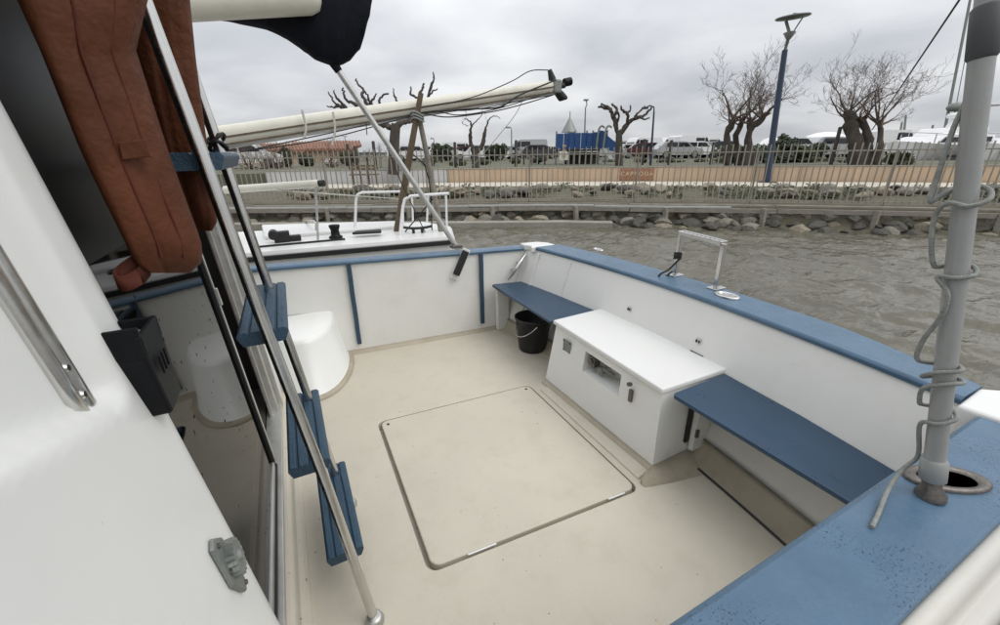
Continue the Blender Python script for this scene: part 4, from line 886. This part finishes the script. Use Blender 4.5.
stub_tree('pollard_tree', 'slim two-stemmed pollard with a few curling shoots beyond the mast tip', 23, [(476, 168, .28), (475, 158, .24), (475, 150, .22)], [
    [(474, 152, .18), (471, 145, .16), (470, 137, .14), (471, 128, .09), (470, 122, .05), (464, 118, .025)], [(471, 126, .06), (476, 121, .04), (481, 116, .025), (482, 112, .012)], [(477, 152, .18), (482, 145, .16), (484, 136, .14), (486, 128, .07), (489, 119, .04), (495, 116, .03), (500, 118, .02)], [(468, 126, .03), (463, 124, .02), (461, 121, .01)]], 3, twigs=1)
stub_tree('pollard_tree', 'bare spreading pollard with blunt branch ends beside the blue playground', 24, [(619, 168, .28), (619, 155, .26), (619, 143, .24), (619, 134, .22)], [
    [(619, 136, .2), (616, 125, .18), (613, 117, .15), (610, 110, .13), (604, 108, .1), (598, 107, .08)], [(611, 112, .12), (608, 107, .1), (603, 105, .07), (601, 104, .05)], [(613, 117, .12), (617, 110, .1), (614, 106, .08), (612, 104, .06)],
    [(620, 134, .2), (626, 126, .17), (632, 120, .14), (640, 117, .11), (648, 112, .09), (652, 107, .06)], [(628, 124, .13), (627, 114, .11), (622, 110, .08), (621, 106, .05)], [(627, 114, .1), (630, 110, .07), (630, 105, .05)], [(634, 119, .1), (637, 114, .08), (643, 109, .06), (645, 106, .04)], [(640, 118, .09), (646, 119, .06), (650, 118, .04)], [(616, 124, .1), (619, 116, .08), (617, 111, .06)]], 5)
for k, (px, D, top) in enumerate(((532, 26, 146), (545, 27, 144), (524, 28, 147), (379, 26, 142), (366, 28, 147))):
    rd = random.Random(40+k); b0 = gpt(px, D); t = thing('young_tree', ('bare young tree with thin upright twigs left of the playground', 'bare young tree with fine fan of twigs nearest the playground', 'smallest bare sapling between the street lights', 'bare sapling in the gap under the mast', 'bare young tree beyond the slatted bench')[k], 'tree', b0); mb = MB(); hgt = far(px, top, D)[2]-ZG; mb.tube([b0, b0+np.array([0, 0, hgt*.5])], [.06, .04], 6); obj('trunk', mb, BARK, t); mb = MB()
    for q in range(7): grow(mb, Vector(b0)+Vector((0, 0, hgt*rd.uniform(.3, .52))), (rd.gauss(0, .8), rd.gauss(0, .8), .8), hgt*.3, .028, 2, rd)
    obj('crown', mb, TWIG, t, fix=False)
# evergreen shrubs and hedges
def shrub(label, px, D, top, wpx, seed, m=LEAF, nlob=7, n=2600, size=.22):
    rd = random.Random(seed); b0 = gpt(px, D); hgt = far(px, top, D)[2]-ZG; wd_ = wpx*D/470
    t = thing('evergreen_shrub', label, 'shrub', b0, 'low shrubs behind the park wall' if label.startswith('low dark clipped') else None); cs = []
    for q in range(nlob): cs.append(((b0[0]+rd.uniform(-.36, .36)*wd_*RT[0], b0[1]+rd.uniform(-.36, .36)*wd_*RT[1]+rd.uniform(-.4, .4), ZG+hgt*rd.uniform(.3, .62)), wd_*rd.uniform(.14, .24), hgt*rd.uniform(.28, .40)))
    obj('foliage', leaf_cloud(cs, n, size, seed), m, t, fix=False)
    mb = MB(); mb.tube([b0+np.array([0, 0, -.1]), b0+np.array([0, 0, hgt*.5])], [.12, .06], 6); obj('stem', mb, BARK, t)
shrub('dark round evergreen bush behind the stems of the twiggy tree and the lamp', 783, 30, 131, 34, 1)
shrub('dense dark hedge bush right beside the blue lamp post', 745, 28, 143, 70, 2)
shrub('low dark hedge bush between the lamp post and the timber post', 806, 31, 141, 40, 3)
shrub('rounded evergreen crown among the parked cars under the mast tip', 441, 38, 142, 26, 4)
shrub('rounded evergreen crown behind the two-stemmed pollard', 496, 40, 143, 22, 5)
shrub('dark shrub in front of the tiled house gable', 284, 33, 145, 14, 6)
shrub('small dark shrub under the tiled house eaves', 306, 34, 153, 20, 7)
shrub('olive bush along the wall by the tiled house', 348, 33, 150, 20, 8, LEAF2)
shrub('spiky green plant at the foot of the thick forked tree', 903, 26, 153, 22, 10, LEAF2, n=1200, size=.3)
for k, px in enumerate(range(404, 900, 27)):   # ragged low hedge plants behind the wall
    rd = random.Random(70+k); D = 27+rd.uniform(0, 4) + (px > 600)*2
    shrub('low dark clipped shrub in the row behind the park wall', px+rd.uniform(-5, 5), D, 158+rd.uniform(-2, 2.5), rd.uniform(18, 30), 70+k, random.choice((LEAF, LEAF2)), 4, 420, .16)
for k, (px, seed) in enumerate(((247, 20), (262, 21), (275, 22), (327, 23))):   # bare branching vines in front of the house
    rd = random.Random(seed); b0 = gpt(px, 30); t = thing('bare_shrub', ('tangled bare shrub near the parked white car by the house', 'tangled bare shrub before the house gable wall', 'tangled bare shrub beside the dark gable shrub', 'tangled bare shrub before the white house door')[k], 'shrub', b0); mb = MB()
    for q in range(9): grow(mb, Vector(b0), (rd.gauss(0, 1.0), rd.gauss(0, 1.0), .9), .9, .05, 3, rd, tw=.5)
    obj('branches', mb, TWIG, t, fix=False)

# ---------------- lamps and posts
def lamp_post():
    s_ = s_of(768, W0-.4); b0 = fl(s_, W0-.5, .38); D = math.hypot(b0[0], b0[1]); t = thing('street_lamp', 'tall blue street lamp with round disc hood by the ochre wall', 'street lamp', b0)
    a = b0; c = far(785, 50, D); d_ = (c-a)/np.linalg.norm(c-a); mb = MB(); mb.tube([a, lerp(a, c, .3), c], [.125, .11, .09], 14); obj('post', mb, POSTB, t)
    mb = MB(); mb.tube([a, a+np.array([0, 0, .03])], .3, 14); obj('base_plate', mb, POSTB, t)
    mb = MB(); e = far(788, 40, D); f_ = far(789.5, 33, D); mb.tube([c, e, f_, f_+d_*.02], [.05, .05, .19, .18], 14); obj('lantern_cup', mb, RIM, t)
    g_ = far(793, 17, D-.1); mb = MB(); ring = lambda r, h: [g_+np.array([r*math.cos(q), r*math.sin(q), h+.05*math.cos(q-.2)]) for q in np.linspace(0, 2*math.pi, 28, endpoint=False)]
    mb.loft([ring(.02, -.02), ring(.50, -.03), ring(.53, .0), ring(.50, .03), ring(.2, .07), ring(.02, .08)]); obj('hood', mb, RIM, t)
    mb = MB(); mb.tube([f_, far(786, 21, D)], .05, 8); obj('glass_stem', mb, GALV, t)
    mb = MB(); mb.tube([e, far(803, 17, D-.1)], .022, 6); obj('brace', mb, RIM, t)
lamp_post()
def thin_lamp(px0, py1, px1, D, label, arm=None, m=GALV, r=.05):
    b0 = gpt(px0, D); t = thing('street_lamp', label, 'street lamp', b0); mb = MB(); top = far(px1, py1, D); mb.tube([b0, top], [r*1.3, r*.8], 8); obj('post', mb, m, t)
    P = [top]+[far(x, y, D) for x, y in arm] if arm else [top, top+np.array([0, 0, .12])]
    mb = MB(); mb.tube(P, r*.7, 8); obj('arm', mb, m, t)
    q = P[-1]; mb = MB(); mb.box(q, (r*5, r*5, r*2)); obj('lamp_head', mb, m, t, bevel=.02)
thin_lamp(584.5, 108, 585.5, 30, 'pale slender lamp post rising above the blue playground', [(587, 104), (586, 100)])
thin_lamp(652, 112, 654, 24.5, 'thin dark lamp post hooked towards the spreading pollard', [(654, 107), (650, 105.5), (645, 108)], POSTB, .05)
thin_lamp(511.5, 130, 511.5, 45, 'thin grey street light beyond the saplings', [(511, 127.5), (508, 127.5)], GALV, .07)
thin_lamp(434, 141, 434, 48, 'thin grey street light above the parked cars under the mast', [(434, 139), (432, 138.5)], GALV, .06)
for k, (px, D, top) in enumerate(((643.5, 25, 139), (670.5, 25, 140), (713, 25.5, 142), (834.5, 26, 127), (455, 24, 142), (516, 24, 140), (348, 24.5, 144), (355, 24.6, 146), (374, 23.5, 141))):
    b0 = gpt(px, D); hh = far(px, top, D)[2]-ZG; mb = MB(); mb.tube([b0+np.array([0, 0, -.1]), b0+np.array([0, 0, hh-.03]), b0+np.array([0, 0, hh])], [.085, .08, .05], 8)
    tag(obj('timber_post', mb, DKWOOD, loc=b0), 'dark round timber post standing in the park' if k != 3 else 'tallest dark timber post beside the thick forked tree', 'post', 'timber posts in the park')

# ---------------- playground
PD = 27.0
pc = gpt(583, PD); PG = thing('playground_tower', 'blue panelled climbing frame with grey pointed roof', 'playground', pc)
def pw(px, z, dd=0.): p = far(px, 150, PD+dd); return np.array([p[0], p[1], z])
def zpx(px, py, D): return far(px, py, D)[2]
zt, zm = zpx(575, 133, PD), zpx(575, 149, PD)
edges = [(556, 563), (563.5, 568), (568.5, 574), (574.5, 580), (580.5, 586), (586.5, 592), (592.5, 599)]
for a, b in edges:
    mb = MB(); mb.bar(pw((a+b)/2, zm), pw((a+b)/2, zt+random.uniform(-.05, .05)), (b-a)*PD/445, .06, tuple(FW)); obj('panel', mb, PLAYB, PG, bevel=.01)
mb = MB(); P = [pw(599.5, zm), pw(617, zm-.2), pw(617, zm+.25), pw(608, zt-.25), pw(602, zt+.1), pw(599.5, zt+.1)]; Q = [p+FW*np.array([1, 1, 0])*.06 for p in P]; mb.loft([P, Q], smooth=False); obj('panel', mb, PLAYB, PG)
for px in (556, 568, 574, 586, 592, 599, 606):
    for dd in (.1, 1.9): mb = MB(); mb.tube([pw(px, ZG, dd), pw(px, zt+.12, dd)], .05, 8); obj('post', mb, GALV, PG)
mb = MB(); mb.prism([tuple(pw(556, 0, .05)[:2]), tuple(pw(600, 0, .05)[:2]), tuple(pw(600, 0, 1.95)[:2]), tuple(pw(556, 0, 1.95)[:2])], zm-.12, zm-.02); obj('deck', mb, DKWOOD, PG)
mb = MB(); q = pw(568.5, zt+.08, .9); mb.lathe([(.5, 0), (.42, .12), (.08, .75), (.04, .8), (.03, 1.15), (.001, 1.17)], q, 14); obj('roof', mb, GALV, PG)
mb = MB(); mb.bar(pw(564, ZG+.25, -.1), pw(564, zm-.2, -.1), .55, .06, tuple(FW)); pn = obj('play_panel', mb, CREAM, PG, bevel=.01)
for k in range(3): mb = MB(); mb.bar(pw(562.2, ZG+.5+.28*k, -.15), pw(566, ZG+.5+.28*k, -.15), .04, .12, (0, 0, 1)); obj('bead_bar', mb, OCHRE, pn)
mb = MB(); mb.bar(pw(572, ZG, .9), pw(572, zm-.2, .9), .9, .08, tuple(FW)); mb.bar(pw(590, ZG, 1.2), pw(590, zm-.2, 1.2), 1.2, .08, tuple(FW)); obj('back_panel', mb, DKWOOD, PG)
for px in (597, 604):
    mb = MB(); c = pw(px, zt-.1, -.1); mb.tube(catmull([pw(px-1, zm, -.1), c, c+np.array([0, 0, .32])+RT*.05, c+np.array([0, 0, .45])+RT*.2, c+np.array([0, 0, .35])+RT*.36], 5), .06, 8); obj('hand_hoop', mb, GALV, PG)
mb = MB(); P = [pw(604, zm, -.3), pw(612, zm-.6, -.6), pw(620, ZG+.25, -.9), pw(625, ZG+.2, -1.0)]
for p, q in zip(P, P[1:]): mb.bar(p, q, .5, .06)
obj('slide', mb, GALV, PG)
# ---------------- bench on the path
bq = fl(s_of(364, W0-.9), W0-.9, .385); BN = thing('park_bench', 'dark slatted bench against the low wall', 'bench', bq); dv_ = fl(s_of(378, W0-.9), W0-.9)-fl(s_of(350, W0-.9), W0-.9); ln = np.linalg.norm(dv_); dv_ /= ln
for k in range(3): mb = MB(); o_ = np.array([0, 0, .42+.0]) if k == 0 else np.array([0, 0, .52+.12*k]); mb.bar(bq-dv_*ln/2+o_, bq+dv_*ln/2+o_, .3 if k == 0 else .04, .05 if k == 0 else .08); obj('slat', mb, WOODB, BN)
for t_ in (-.42, -.14, .14, .42): mb = MB(); q = bq+dv_*ln*t_; mb.bar(q, q+np.array([0, 0, .80]), .07, .07, (0, 1, 0)); obj('leg', mb, WOODB, BN)

# ---------------- house
HD = 48.
HS = thing('house', 'low sand-coloured house with clay tiled roofs behind the grey wall', 'house', gpt(300, HD))
def hp3(px, py, D=HD): return far(px, py, D)
def gable(pxl, pxr, eave, ridge, depth, D, wall=HOUSEW, cols=18):
    a = gpt(pxl, D, .5); b = gpt(pxr, D, .5); ze = zpx((pxl+pxr)/2, eave, D); zr_ = zpx((pxl+pxr)/2, ridge, D); bk = np.array([a[0]+b[0], a[1]+b[1], 0]); bk = bk/np.linalg.norm(bk)*depth
    mb = MB(); mb.hexa([a, b, b+bk, a+bk], [np.r_[a[:2], ze], np.r_[b[:2], ze], np.r_[(b+bk)[:2], ze], np.r_[(a+bk)[:2], ze]]); w_ = obj('wall', mb, wall, HS)
    al = (b-a)/np.linalg.norm(b-a); A_ = np.r_[(a-al*.4-bk*.05)[:2], ze]; B_ = np.r_[(b+al*.4-bk*.05)[:2], ze]; A2 = np.r_[(a-al*.4+bk*.5)[:2], zr_]; B2 = np.r_[(b+al*.4+bk*.5)[:2], zr_]; A3 = np.r_[(a-al*.4+bk*1.05)[:2], ze]; B3 = np.r_[(b+al*.4+bk*1.05)[:2], ze]
    mb = MB(); mb.loft([[A_, A2, A3, A3-np.array([0, 0, .15]), A_-np.array([0, 0, .15])], [B_, B2, B3, B3-np.array([0, 0, .15]), B_-np.array([0, 0, .15])]], smooth=False); rf = obj('roof', mb, TILE, HS)
    mb = MB()
    for k in range(cols+1):
        t = k/cols; mb.tube([lerp(A_, B_, t)+np.array([0, 0, .02]), lerp(A2, B2, t)+np.array([0, 0, .02])], .10, 6)
    obj('tile_courses', mb, TILE, rf); return a, b
gable(236, 300, 151, 143, 7, HD, cols=22); gable(296, 352, 149.5, 141, 8, HD+3, cols=20); gable(318, 358, 146, 140.3, 6, HD+9, cols=14)
def hwin(px0, px1, py0, py1, D, m, nm='window'):
    a = far(px0, py0, D); b = far(px1, py1, D); mb = MB(); c0 = far(px0, py1, D); c1 = far(px1, py1, D); c2 = far(px1, py0, D); c3 = far(px0, py0, D); off = np.array([FW[0], FW[1], 0])*.12
    mb.loft([[c0, c1, c2, c3], [c+off for c in (c0, c1, c2, c3)]], smooth=False); obj(nm, mb, m, HS)
hwin(325, 330, 159, 167, HD+2.85, WHITE, 'door'); hwin(331.5, 337, 159, 167, HD+2.85, WHITE, 'door'); hwin(258, 262, 155, 160, HD-.12, WIND); hwin(271, 275, 155, 160, HD-.12, WIND); hwin(343, 347, 153, 158, HD+2.85, WIND)
mb = MB(); q = far(345, 139, HD+12); mb.tube([q-np.array([0, 0, 1]), q+np.array([0, 0, .3])], .04, 6); mb.box(q+np.array([0, 0, .3]), (.6, .6, .05)); obj('aerial', mb, GALV, HS)

# ---------------- vehicles
def vehicle(kind, m):
    """unit at origin facing +x"""
    t = thing('parked_van' if kind == 'van' else 'parked_car', 'x', 'van' if kind == 'van' else 'car', (0, 0, 0)); Ln, Wd, Ht = (5.2, 1.95, 2.3) if kind == 'van' else (4.2, 1.75, 1.48)
    if kind == 'van': pf = [(-2.6, .35), (-2.62, 1.2), (-2.5, 2.2), (-2.3, 2.3), (1.1, 2.3), (1.4, 2.2), (2.0, 1.35), (2.5, 1.15), (2.62, .8), (2.6, .35)]; wf = [(1.15, 1.38), (1.9, 1.38), (1.4, 2.08), (1.15, 2.08)]; sides = [wf, [(-.2, 1.4), (1.05, 1.4), (1.05, 2.05), (-.2, 2.05)]]
    else: pf = [(-2.1, .32), (-2.12, .85), (-1.95, .98), (-1.5, 1.4), (-1.2, 1.47), (.2, 1.48), (.55, 1.42), (1.15, .98), (1.95, .82), (2.1, .6), (2.08, .32)]; sides = [[(-1.45, 1.0), (-.35, 1.0), (-.35, 1.38), (-1.2, 1.38)], [(-.25, 1.0), (.95, 1.0), (.5, 1.36), (-.25, 1.38)]]
    mb = MB(); mb.loft([[(x, s*Wd/2*k, z) for x, z in pf] for s, k in ((-1, 1), (1, 1))], smooth=False); obj('body', mb, m, t, bevel=.06)
    for sd2 in (-1, 1):
        for q in sides:
            mb = MB(); mb.loft([[(x, sd2*(Wd/2-.02), z) for x, z in q], [(x, sd2*(Wd/2+.012), z) for x, z in q]], smooth=False); obj('window', mb, WIND, t)
        for wx in (-Ln*.31, Ln*.31):
            mb = MB(); mb.tube([(wx, sd2*(Wd/2-.18), .33), (wx, sd2*(Wd/2+.02), .33)], .33, 16); wl = obj('wheel', mb, TYRE, t); mb = MB(); mb.tube([(wx, sd2*(Wd/2), .33), (wx, sd2*(Wd/2+.035), .33)], .2, 12); obj('rim', mb, GALV, wl)
    x0 = (1.28, 2.0) if kind == 'van' else (.62, 1.1); z0 = (2.14, 1.38) if kind == 'van' else (1.40, 1.02); mb = MB(); mb.hexa([(x0[1]+.03, -Wd*.42, z0[1]), (x0[1]+.05, -Wd*.42, z0[1]), (x0[1]+.05, Wd*.42, z0[1]), (x0[1]+.03, Wd*.42, z0[1])], [(x0[0]+.08, -Wd*.40, z0[0]), (x0[0]+.10, -Wd*.40, z0[0]), (x0[0]+.10, Wd*.40, z0[0]), (x0[0]+.08, Wd*.40, z0[0])]); obj('windscreen', mb, WIND, t)
    for sd2 in (-1, 1): mb = MB(); mb.box((pf[-2][0]-.02, sd2*Wd*.36, .72), (.08, .28, .14)); obj('headlight', mb, WHITE, t)
    return t
protos = {}
spots = [('car', 0, 603, 44, 15), ('car', 0, 612, 56, 0), ('car', 1, 632, 55, 5), ('van', 1, 641, 62, 200), ('car', 2, 650, 62, 8), ('car', 0, 661, 50, 10), ('van', 1, 672, 66, 185), ('car', 2, 683, 56, 190), ('van', 1, 690, 58, 20), ('car', 1, 702, 60, 12), ('car', 0, 712, 52, 0), ('van', 1, 705, 72, 10),
         ('car', 1, 415, 44, 5), ('car', 0, 424, 50, 180), ('car', 1, 447, 46, 8), ('car', 3, 470, 52, 10), ('car', 1, 487, 44, 0), ('car', 0, 500, 50, 15), ('van', 0, 527, 60, 190), ('car', 1, 246, 33, 20), ('car', 1, 790, 38, 0), ('car', 0, 826, 40, 10), ('car', 0, 677, 44, 0), ('car', 3, 641, 48, 170), ('car', 1, 695, 46, 5), ('car', 2, 722, 48, 10), ('car', 1, 628, 70, 10), ('van', 1, 655, 84, 190), ('van', 1, 684, 80, 10), ('car', 1, 666, 74, 0), ('van', 0, 617, 78, 5), ('car', 1, 812, 52, 5), ('car', 0, 842, 48, 190), ('van', 1, 885, 60, 10), ('car', 1, 404, 60, 0), ('car', 2, 435, 56, 5), ('van', 1, 458, 70, 10), ('car', 0, 512, 58, 5), ('car', 2, 540, 50, 0), ('car', 1, 551, 62, 10)]
where = {603: 'just beyond the playground slide', 612: 'behind the trunk of the spreading pollard', 632: 'in the car park right of the spreading pollard', 641: '', 246: 'by the tangled shrubs in front of the tiled house', 790: 'behind the hedge by the lamp post', 826: 'left of the tallest timber post', 470: 'behind the two-stemmed pollard'}
for kind, ci, px, D, yaw in spots:
    key = (kind, ci)
    if key not in protos: protos[key] = o = vehicle(kind, CARS[ci])
    else: o = copy_tree(protos[key])
    p = gpt(px, D); o.location = tuple(p+np.array([0, 0, .0])); o.rotation_euler = (0, 0, math.radians(yaw-26.5))
    cn = ('silver', 'white', 'dark', 'maroon')[ci]
    if px in (246, 790, 826, 470, 603): o['label'] = f'{cn} {kind} parked {where[px]}'
    elif px > 560: o['label'] = f'{cn} {kind} in the crowded car park beyond the playground'; o['group'] = f'{cn} {kind}s beyond the playground'
    else: o['label'] = f'{cn} {kind} parked beyond the park under the lowered mast'; o['group'] = f'{cn} {kind}s beyond the mast'

# ---------------- white dome tent
q = gpt(822, 62); DT = thing('dome_tent', 'white domed marquee roof beyond the hedge', 'tent', q); zt_ = zpx(822, 132, 62)-ZG; mb = MB(); R_ = 2.4; mb.lathe([(R_, 0), (R_, zt_*.55), (R_*.95, zt_*.66), (R_*.7, zt_*.85), (R_*.35, zt_*.97), (.01, zt_)], q, 24); obj('canopy', mb, WHITE, DT)
mb = MB(); mb.lathe([(R_*1.01, zt_*.50), (R_*1.03, zt_*.52), (R_*1.01, zt_*.55)], q, 24); obj('rim_band', mb, GALV, DT)
# ---------------- yachts
def yacht(px0, px1, D, label, zt1, seed):
    a = gpt(px0, D, ZG-.2); b = gpt(px1, D+3, ZG-.2); t = thing('motor_yacht', label, 'yacht', (a+b)/2); al = (b-a); ln = np.linalg.norm(al); al /= ln; sd2 = np.array([-al[1], al[0], 0]); W_ = 1.9
    def Y(u, v, z): return a+al*ln*u+sd2*v+np.array([0, 0, z])
    hh = (zt1-ZG)
    mb = MB(); R = []
    for u, wd_, zs in ((0, .05, .62), (.08, .55, .58), (.2, .85, .54), (.4, 1, .5), (.7, 1, .48), (1., .95, .47)):
        R.append([Y(u+.04*(0 if u else 1), wd_*W_*.5, 0), Y(u, wd_*W_, hh*zs), Y(u, -wd_*W_, hh*zs), Y(u+.04*(0 if u else 1), -wd_*W_*.5, 0)])
    mb.loft(R, smooth=False); obj('hull', mb, WHITE, t, bevel=.05)
    mb = MB(); mb.loft([[Y(.24, v, hh*.5), Y(.34, v, hh*.72), Y(.40, v, hh*.74), Y(.95, v, hh*.74), Y(.98, v, hh*.48)] for v in (-W_*.75, W_*.75)], smooth=False); cb_ = obj('deckhouse', mb, WHITE, t, bevel=.05)
    mb = MB(); mb.loft([[Y(.29, v, hh*.56), Y(.345, v, hh*.69), Y(.92, v, hh*.69), Y(.92, v, hh*.56)] for v in (-W_*.77, W_*.77)], smooth=False); obj('window_band', mb, WIND, cb_)
    mb = MB(); mb.loft([[Y(.42, v, hh*.74), Y(.5, v, hh*.93), Y(.52, v, hh*.95), Y(.9, v, hh*.95), Y(.92, v, hh*.74)] for v in (-W_*.6, W_*.6)], smooth=False); fb_ = obj('flybridge', mb, WHITE, t, bevel=.05)
    mb = MB(); mb.tube([Y(.62, 0, hh*.95), Y(.66, 0, hh*1.2)], [.12, .08], 8); mb.lathe([(.01, 0), (.3, .02), (.36, .12), (.3, .25), (.01, .3)], Y(.66, 0, hh*1.2), 14); obj('radar_arch', mb, WHITE, t)
    mb = MB(); mb.tube([Y(.03, 0, hh*.62+.5), Y(.2, -W_*.8, hh*.55+.5), Y(.45, -W_*.95, hh*.5+.5)], .03, 6)
    for u, v in ((.05, 0), (.2, -.8), (.32, -.87), (.45, -.95)): mb.tube([Y(u, v*W_, hh*.5), Y(u, v*W_, hh*.55+.5)], .03, 6)
    obj('bow_rail', mb, STEEL, t)
    mb = MB(); mb.bar(Y(.3, -W_*1.02, hh*.2), Y(.95, -W_*1.0, hh*.2), .02, .12); obj('hull_stripe', mb, WIND, t)
yacht(893, 968, 36, 'white motor yacht with dark window band beside the forked tree', zpx(930, 122, 36), 1)
yacht(975, 1075, 36, 'white motor yacht moored on the other side of the awning pole', zpx(1010, 124, 36), 2)
# sailing mast with shrouds
b0 = gpt(942, 44); SMt = thing('sailing_mast', 'grey raked mast with shrouds and a round spreader dish above the yacht', 'mast', b0)
tp = far(978, -40, 44); mb = MB(); mb.tube([b0, tp], [.09, .07], 8); obj('mast_tube', mb, GALV, SMt)
for x0, x1 in ((949, 984), (956, 990)): mb = MB(); mb.tube([gpt(x0, 44), far(x1, -40, 44)], .025, 5); obj('shroud', mb, GALV, SMt)
q = far(957, 107, 44); mb = MB(); mb.lathe([(.01, .1), (.4, .15), (.55, .35), (.45, .6), (.01, .7)], q-np.array([0, 0, .4]), 14); obj('radar_dome', mb, GALV, SMt)
mb = MB(); mb.tube([q, far(1000, 105, 44)], .05, 6); obj('spreader', mb, GALV, SMt)
for k, px in enumerate((898, 903, 930)):
    b0 = gpt(px, 60); mb = MB(); mb.tube([b0, far(px+(4, 3, 3)[k], (122, 115, 125)[k], 60)], [.13, .08], 6); tag(obj('distant_mast', mb, GALV, loc=b0), 'thin distant mast rising behind the white yacht', 'mast', 'thin masts behind the yacht')
# long stay cable from overhead to the tree
a = far(872, 130, 25.7); b = far(962, -4, 5.2); c = b+(b-a)/np.linalg.norm(b-a)*3.5
mb = MB(); mb.tube([a, lerp(a, b, .25), lerp(a, b, .5), lerp(a, b, .75), b, c], [.02, .018, .014, .011, .0085, .007], 6); tag(obj('stay_cable', mb, RUB, loc=a), 'dark cable running down from overhead to the thick forked tree', 'cable')
